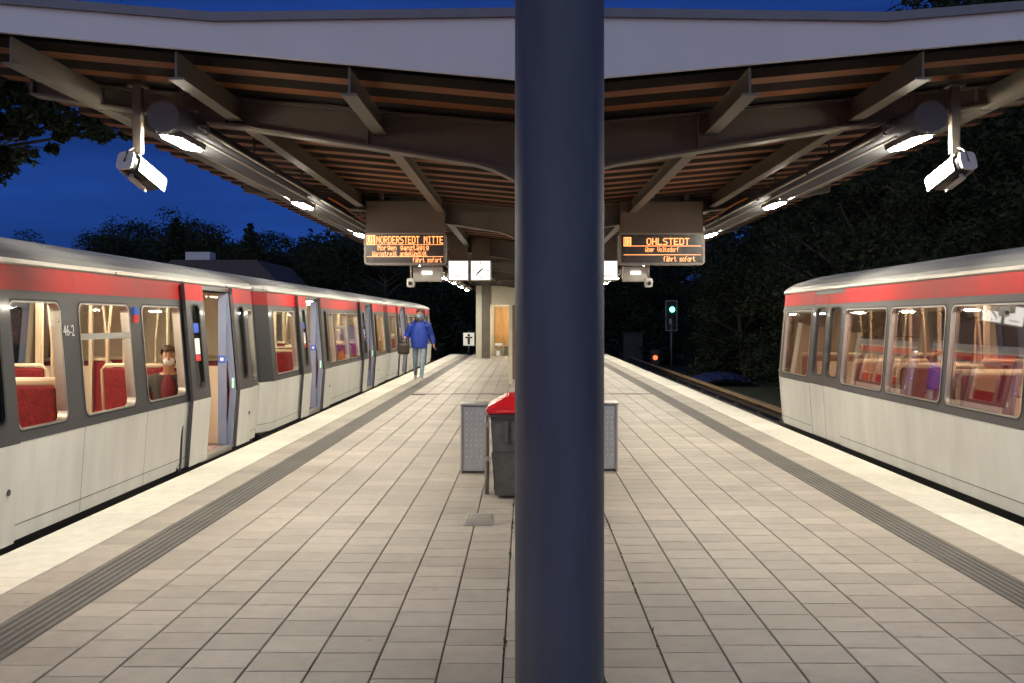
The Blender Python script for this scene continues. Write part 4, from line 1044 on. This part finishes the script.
def make_bush():
    t = thing('bush', 'x', 'bush'); st = MB(); cw = MB()
    for k in range(9):
        a = k*.7; r = random.uniform(.5, 1.9); e = (r*math.cos(a), r*math.sin(a)*.8, random.uniform(1.2, 2.9))
        limb(st, (.15*math.cos(a), .15*math.sin(a), 0), e, .05, .012, 4, .1)
        for q in range(5): leafclump(cw, (e[0]*random.uniform(.6, 1.15), e[1]*random.uniform(.6, 1.15), e[2]*random.uniform(.3, 1.05)), random.uniform(.45, .8), 130, .085)
    st.build('stem', M['bark'], t); cw.build('foliage', M['leaf_b'], t, fixn=False); return t
BUSH = make_bush(); nb = 0
GB = 'dark bushes under the trees beyond the tracks'
for (x, y, k) in [(-27+3.6*i, 66+((i*7) % 5)*1.6, 1.25+.3*((i*3) % 4)) for i in range(18)]+[(10.5+.9*(i % 3), 20+3.0*i, .8+.15*((i*2) % 4)) for i in range(13)]+[(-30+8.5*i, 94+((i*5) % 3)*3, 3.4+.4*(i % 3)) for i in range(9)]+[(12+2.6*i, 54+((i*5) % 4)*2, 1.2+.2*(i % 3)) for i in range(5)]:
    o = BUSH if nb == 0 else copy_tree(BUSH); nb += 1
    o.location = (x, y, -1.35); o.rotation_euler = (0, 0, random.random()*6.28); o.scale = (k*1.25, k*1.25, k)
    tag(o, 'dark bush in the black undergrowth beyond the tracks', 'bush', GB)
# the near tree leaning over the left train
t = thing('tree', 'leafy tree with branches hanging over the left edge of the canopy', 'tree', (-10.2, 12.5, -1.3))
tr = MB(); cw = MB()
limb(tr, (0, 0, 0), (.6, -.3, 5.2), .26, .14, 8, .05); limb(tr, (.6, -.3, 5.2), (.3, .2, 9.5), .14, .03, 6, .08)
ends = [((5.0, -2.2, 5.25), 10, .40), ((5.6, -2.0, 5.15), 9, .32), ((4.4, -2.0, 4.5), 9, .34), ((4.6, -2.6, 5.6), 10, .45), ((4.0, -2.2, 4.9), 9, .4), ((5.75, -2.1, 5.0), 11, .30), ((6.0, -2.2, 4.82), 7, .17), ((5.3, -2.2, 5.15), 11, .35), ((4.9, -2.1, 4.75), 9, .3), ((5.2, -2.6, 5.5), 9, .35), ((5.9, -2.1, 5.35), 7, .25), ((6.8, -2.1, 6.6), 8, .30), ((6.2, -2.2, 6.75), 9, .4), ((5.4, -2.0, 6.9), 9, .5), ((7.4, -2.3, 6.65), 6, .22), ((7.0, -2.0, 6.6), 6, .25), ((3.4, -1.6, 4.3), 8, .4), ((2.0, -2.5, 7.5), 7, .8), ((-2.5, 1.5, 7.0), 7, .9), ((0, 3.0, 8.0), 7, .9), ((1, -1, 9.5), 8, .9), ((-2, -2.5, 6.2), 7, .9), ((3.5, .5, 8.0), 7, .8)]
for (e, nc, rr) in ends:
    pts = limb(tr, (.5, -.2, random.uniform(3.6, 6.0) if e[2] > 5 else 3.9), e, .055, .008, 8, .08)
    for q in range(nc):
        p = pts[-1-int(random.random()*3)]; off = Vector((random.gauss(0, 1), random.gauss(0, 1), random.gauss(0, .7)))*rr*.75
        leafclump(cw, p+off, rr*random.uniform(.4, .75), 140 if rr < .6 else 110, .055 if rr < .6 else .08)
        tr.tube([p, p+off], .006, 5)
tr.build('trunk', M['bark'], t); cw.build('crown', M['leaf_a'], t, fixn=False)

# ---------------------------------------------------------------- people
def skin_mesh(name, V, E, rad, parent, mats, region, root=0, sub=2):
    me = bpy.data.meshes.new(name); me.from_pydata([tuple(v) for v in V], E, [])
    tmp = bpy.data.objects.new('tmp_'+name, me); COL.objects.link(tmp)
    md = tmp.modifiers.new('skin', 'SKIN'); md.use_smooth_shade = True; md.branch_smoothing = .4
    for i, r in enumerate(rad):
        rr = r if isinstance(r, tuple) else (r, r)
        me.skin_vertices[0].data[i].radius = rr
    me.skin_vertices[0].data[root].use_root = True
    ss = tmp.modifiers.new('sub', 'SUBSURF'); ss.levels = sub; ss.render_levels = sub
    bpy.context.view_layer.update()
    out = bpy.data.meshes.new_from_object(tmp.evaluated_get(bpy.context.evaluated_depsgraph_get()))
    COL.objects.unlink(tmp); bpy.data.objects.remove(tmp); out.name = name
    out.materials.clear()
    for m in mats: out.materials.append(m)
    segs = [(Vector(V[a]), Vector(V[b]), region.get((a, b), 0)) for a, b in E]
    for p in out.polygons:
        c = p.center; best = 1e9; bi = 0
        for a, b, r in segs:
            ab = b-a; t = max(0, min(1, (c-a).dot(ab)/max(1e-9, ab.length_squared))); d = (c-(a+ab*t)).length
            if d < best: best = d; bi = r
        p.material_index = bi; p.use_smooth = True
    o = bpy.data.objects.new(name, out); COL.objects.link(o); o.parent = parent
    return o

def figure(root, J, mats, seated=False):
    """J: joints dict in root-local metres. builds a continuous body with hands. returns body"""
    V = []; E = []; rad = []; reg = {}; ix = {}
    def v(n, p, r): ix[n] = len(V); V.append(Vector(p)); rad.append(r); return ix[n]
    def e(a, b, m): E.append((ix[a], ix[b])); reg[(ix[a], ix[b])] = m
    SK, TOP, LEG, SHO = 0, 1, 2, 3
    for n, r in (('pelvis', (.155, .115)), ('waist', (.165, .125)), ('chest', (.19, .14)), ('neck0', (.075, .07)), ('neck', .055), ('jaw', (.062, .075)), ('head', (.078, .095)), ('crown', (.055, .065))): v(n, J[n], r)
    e('pelvis', 'waist', TOP); e('waist', 'chest', TOP); e('chest', 'neck0', TOP); e('neck0', 'neck', SK); e('neck', 'jaw', SK); e('jaw', 'head', SK); e('head', 'crown', SK)
    for s in ('l', 'r'):
        v('sh'+s, J['sh'+s], .082); v('el'+s, J['el'+s], .064); v('wr'+s, J['wr'+s], .046); v('pa'+s, J['pa'+s], (.036, .022))
        e('chest', 'sh'+s, TOP); e('sh'+s, 'el'+s, TOP); e('el'+s, 'wr'+s, TOP); e('wr'+s, 'pa'+s, SK)
        d = (Vector(J['pa'+s])-Vector(J['wr'+s])).normalized(); side = d.cross(Vector((1, 0, 0)) if abs(d.x) < .8 else Vector((0, 1, 0))).normalized(); nrm = side.cross(d)
        for k, (o, ln) in enumerate(((-.03, .07), (-.01, .08), (.01, .075), (.03, .06))):
            a = Vector(J['pa'+s])+side*o+d*.035; b = a+d*ln*.55+nrm*.012; c = b+d*ln*.4+nrm*.025
            v(f'f{k}a{s}', a, .010); v(f'f{k}b{s}', b, .009); v(f'f{k}c{s}', c, .008); e('pa'+s, f'f{k}a{s}', SK); e(f'f{k}a{s}', f'f{k}b{s}', SK); e(f'f{k}b{s}', f'f{k}c{s}', SK)
        a = Vector(J['pa'+s])-side*.045; b = a-side*.02+d*.035+nrm*.02
        v('ta'+s, a, .011); v('tb'+s, b, .009); e('pa'+s, 'ta'+s, SK); e('ta'+s, 'tb'+s, SK)
        v('hi'+s, J['hi'+s], .10); v('kn'+s, J['kn'+s], .068); v('an'+s, J['an'+s], .046); v('to'+s, J['to'+s], (.042, .032))
        e('pelvis', 'hi'+s, LEG); e('hi'+s, 'kn'+s, LEG); e('kn'+s, 'an'+s, LEG); e('an'+s, 'to'+s, SHO)
    return skin_mesh('body', V, E, rad, root, mats, reg)

def face(root, head, mats_eye, mask, hair, look=(0, -1, 0), long_hair=False):
    h = Vector(head); f = Vector(look).normalized(); sd = f.cross(Vector((0, 0, 1))).normalized()
    bas = Matrix((sd, -f, Vector((0, 0, 1)))).transposed()
    for s in (-1, 1):
        g = MB(); g.ball(h+f*.081+sd*s*.030+Vector((0, 0, .012)), .0065, 0, seg=8, rings=6); g.build('eye', M['black'], root)
        g = MB(); g.ball(h+sd*s*.074-f*.01+Vector((0, 0, -.005)), .027, 0, (.35, .7, 1), 8, 6); g.build('ear', M['skin'], root)
        g = MB(); a = h+f*.092+sd*s*.05+Vector((0, 0, .033)); b = h+f*.097+sd*s*.017+Vector((0, 0, .035)); g.tube([a, b], .0032, 6); g.build('eyebrow', hair, root)
    g = MB(); g.ball(h+f*.095+Vector((0, 0, -.02)), .017, 0, (.8, 1, 1.4), 8, 6, bas); g.build('nose', M['skin'], root)
    if mask:
        g = MB(); g.ball(h+f*.048+Vector((0, 0, -.055)), .058, 0, (1.0, .85, .92), 16, 10, bas); g.build('face_mask', mask, root)
        g = MB()
        for s in (-1, 1): g.tube([h+f*.06+sd*s*.06+Vector((0, 0, -.03)), h+sd*s*.088+Vector((0, 0, .01))], .003, 5)
        g.build('mask_strap', mask, root)
    bm = bmesh.new(); bmesh.ops.create_icosphere(bm, subdivisions=4, radius=1)
    for vv in list(bm.verts):
        p = vv.co.copy()
    kill = [vv for vv in bm.verts if (vv.co.y < -.12 and vv.co.z < .50+.25*(vv.co.y+.12)) or vv.co.z < (-.95 if long_hair else -.30) or (not long_hair and abs(vv.co.x) > .75 and vv.co.y < .1 and vv.co.z < .12)]
    bmesh.ops.delete(bm, geom=kill, context='VERTS')
    rnd = random.Random(3)
    for vv in bm.verts:
        p = vv.co; n = 1+rnd.uniform(-.03, .04)
        z = p.z*.098*n
        if long_hair and p.z < 0: z = p.z*.30
        q = Vector((p.x*.083*n*(1.2 if long_hair and p.z < 0 else 1), p.y*.098*n, z+.022)); vv.co = h+bas @ q
    g = MB(); g.add_bm(bm, 0, None, True); o = g.build('hair', hair, root); md = o.modifiers.new('thick', 'SOLIDIFY'); md.thickness = .014

# walker in blue
t = thing('person', 'person in a blue jacket, light jeans and blue mask walking beside the left train', 'person', (-2.66, 25.0, 0.003))
J = dict(pelvis=(0, 0, .98), waist=(0, -.01, 1.13), chest=(0, -.03, 1.36), neck0=(0, -.02, 1.50), neck=(0, -.03, 1.56), jaw=(0, -.06, 1.635), head=(0, -.05, 1.71), crown=(0, -.04, 1.78),
    shl=(-.19, -.02, 1.45), ell=(-.30, .06, 1.19), wrl=(-.345, -.17, 1.12), pal=(-.35, -.25, 1.10),
    shr=(.19, -.02, 1.45), elr=(.27, .10, 1.20), wrr=(.34, .10, .97), par=(.355, .085, .90),
    hil=(-.10, 0, .92), knl=(-.12, .10, .52), anl=(-.14, .38, .16), tol=(-.145, .31, .05),
    hir=(.10, 0, .92), knr=(.09, -.12, .50), anr=(.06, -.16, .09), tor=(.06, -.32, .04))
figure(t, J, [M['skin'], M['jacket'], M['jeans'], M['shoe']])
face(t, J['head'], None, M['mask_blue'], M['hair_red'], (0.05, -1, 0))
g = MB(); n = 20
g.tube([(.085*math.cos(k*2*math.pi/n), .085*math.sin(k*2*math.pi/n)-.02, 1.535+.015*math.sin(k)) for k in range(n+1)], .04, 8); g.build('scarf', M['scarf'], t)
def puffer(root, J, m):
    g = MB(); n = 28; rows = []
    zs = [.86+.022*i for i in range(31)]
    for z in zs:
        t_ = (z-.86)/.66; rx = .185+.03*math.sin(math.pi*min(1, t_*1.1))-.085*max(0, (t_-.78)/.22)**1.5; ry = .150+.022*math.sin(math.pi*t_)-.045*max(0, (t_-.8)/.2)
        puff = .010*abs(math.sin(math.pi*(z-.86)/.105))
        cx0 = J['waist'][0]; rows.append([g.vert((cx0+(rx+puff+.006*math.sin(k*1.7+z*31))*math.cos(2*math.pi*k/n), -.015+(ry+puff+.006*math.sin(k*2.3+z*23))*math.sin(2*math.pi*k/n), z+.006*math.sin(k*1.1))) for k in range(n)])
    for a, b in zip(rows, rows[1:]):
        for k in range(n): g.face((a[k], a[(k+1) % n], b[(k+1) % n], b[k]), 0, True)
    for s_ in ('l', 'r'):
        p0, p1, p2 = (Vector(J[q+s_]) for q in ('sh', 'el', 'wr')); pts = [p0.lerp(p1, i/9) for i in range(10)]+[p1.lerp(p2, i/8) for i in range(1, 9)]
        g.tube(pts, .07, 14, 0, True, [.098-.0022*i+.008*abs(math.sin(i*1.05)) for i in range(len(pts))])
    g.tube([(.13*math.cos(k*.3142), .02+.10*math.sin(k*.3142), 1.51+.02*math.sin(k*.3142)) for k in range(21)], .045, 8)
    o = g.build('jacket', m, root)
    z = MB(); z.box(-.006, .006, -.205, -.185, .9, 1.42); z.build('zip', M['black'], o)
puffer(t, J, M['jacket'])
b = thing('handbag', 'dark brown handbag carried by the walker in the blue jacket', 'bag', (-3.03, 24.75, .665), R(12))
g = MB(); g.box(-.15, .15, -.075, .075, .04, .34, 0, .07); g.build('bag_body', M['bag'], b)
g = MB(); g.tube([(-.1+.2*k/10, 0, .33+.10*math.sin(math.pi*k/10)) for k in range(11)], .01, 6); g.build('bag_handle', M['bag'], b)

def seated(loc, rz, label, top, hairm, mask, shirt=None, long_hair=False, scale=1.0):
    t = thing('person', label, 'person', loc, rz); t.scale = (scale,)*3
    J = dict(pelvis=(0, 0, .10), waist=(0, .02, .26), chest=(0, .03, .47), neck0=(0, .01, .60), neck=(0, -.01, .65), jaw=(0, -.04, .715), head=(0, -.03, .785), crown=(0, -.02, .855),
        shl=(-.20, .03, .54), ell=(-.28, -.03, .28), wrl=(-.16, -.27, .20), pal=(-.11, -.33, .19), shr=(.20, .03, .54), elr=(.28, -.03, .28), wrr=(.16, -.27, .20), par=(.11, -.33, .19),
        hil=(-.10, -.02, .10), knl=(-.12, -.42, .10), anl=(-.12, -.40, -.32), tol=(-.12, -.52, -.37), hir=(.10, -.02, .10), knr=(.12, -.42, .10), anr=(.12, -.40, -.32), tor=(.12, -.52, -.37))
    figure(t, J, [M['skin'], top, M['trousers'], M['black']])
    face(t, J['head'], None, mask, hairm, (0.1, -1, 0), long_hair)
    if shirt:
        g = MB(); g.ball((0, -.065, .42), .1, 0, (.75, .55, 1.75), 16, 12); g.build('shirt', shirt, t)
seated((-3.77, 10.53, .39), R(14), 'passenger in a dark coat, maroon shirt and white mask behind the train window', M['coat'], M['hair_dark'], M['mask_white'], M['maroon'])
seated((-4.18, 12.55, .48), R(170), 'passenger with long brown hair seen through the open train door', M['coat'], M['hair_brown'], None, None, True)

# ---------------------------------------------------------------- camera and render settings
cd = bpy.data.cameras.new('Camera'); cam = bpy.data.objects.new('Camera', cd); COL.objects.link(cam); sc.camera = cam
cam.location = (0, 0, 1.55); cam.rotation_euler = (R(90), 0, 0)
cd.sensor_width = 36; cd.lens = 36*996/1024; cd.shift_x = -13.5/1024; cd.shift_y = -21/1024; cd.clip_start = .05; cd.clip_end = 1000
vs_ = sc.view_settings; vs_.view_transform = 'Standard'; vs_.look = 'None'; vs_.exposure = 0; vs_.gamma = 1; vs_.use_curve_mapping = False
cy = sc.cycles; cy.use_denoising = True; cy.max_bounces = 8; cy.transparent_max_bounces = 16; cy.sample_clamp_indirect = 6; cy.caustics_reflective = False; cy.caustics_refractive = False
cy.use_adaptive_sampling = True; cy.adaptive_threshold = .01
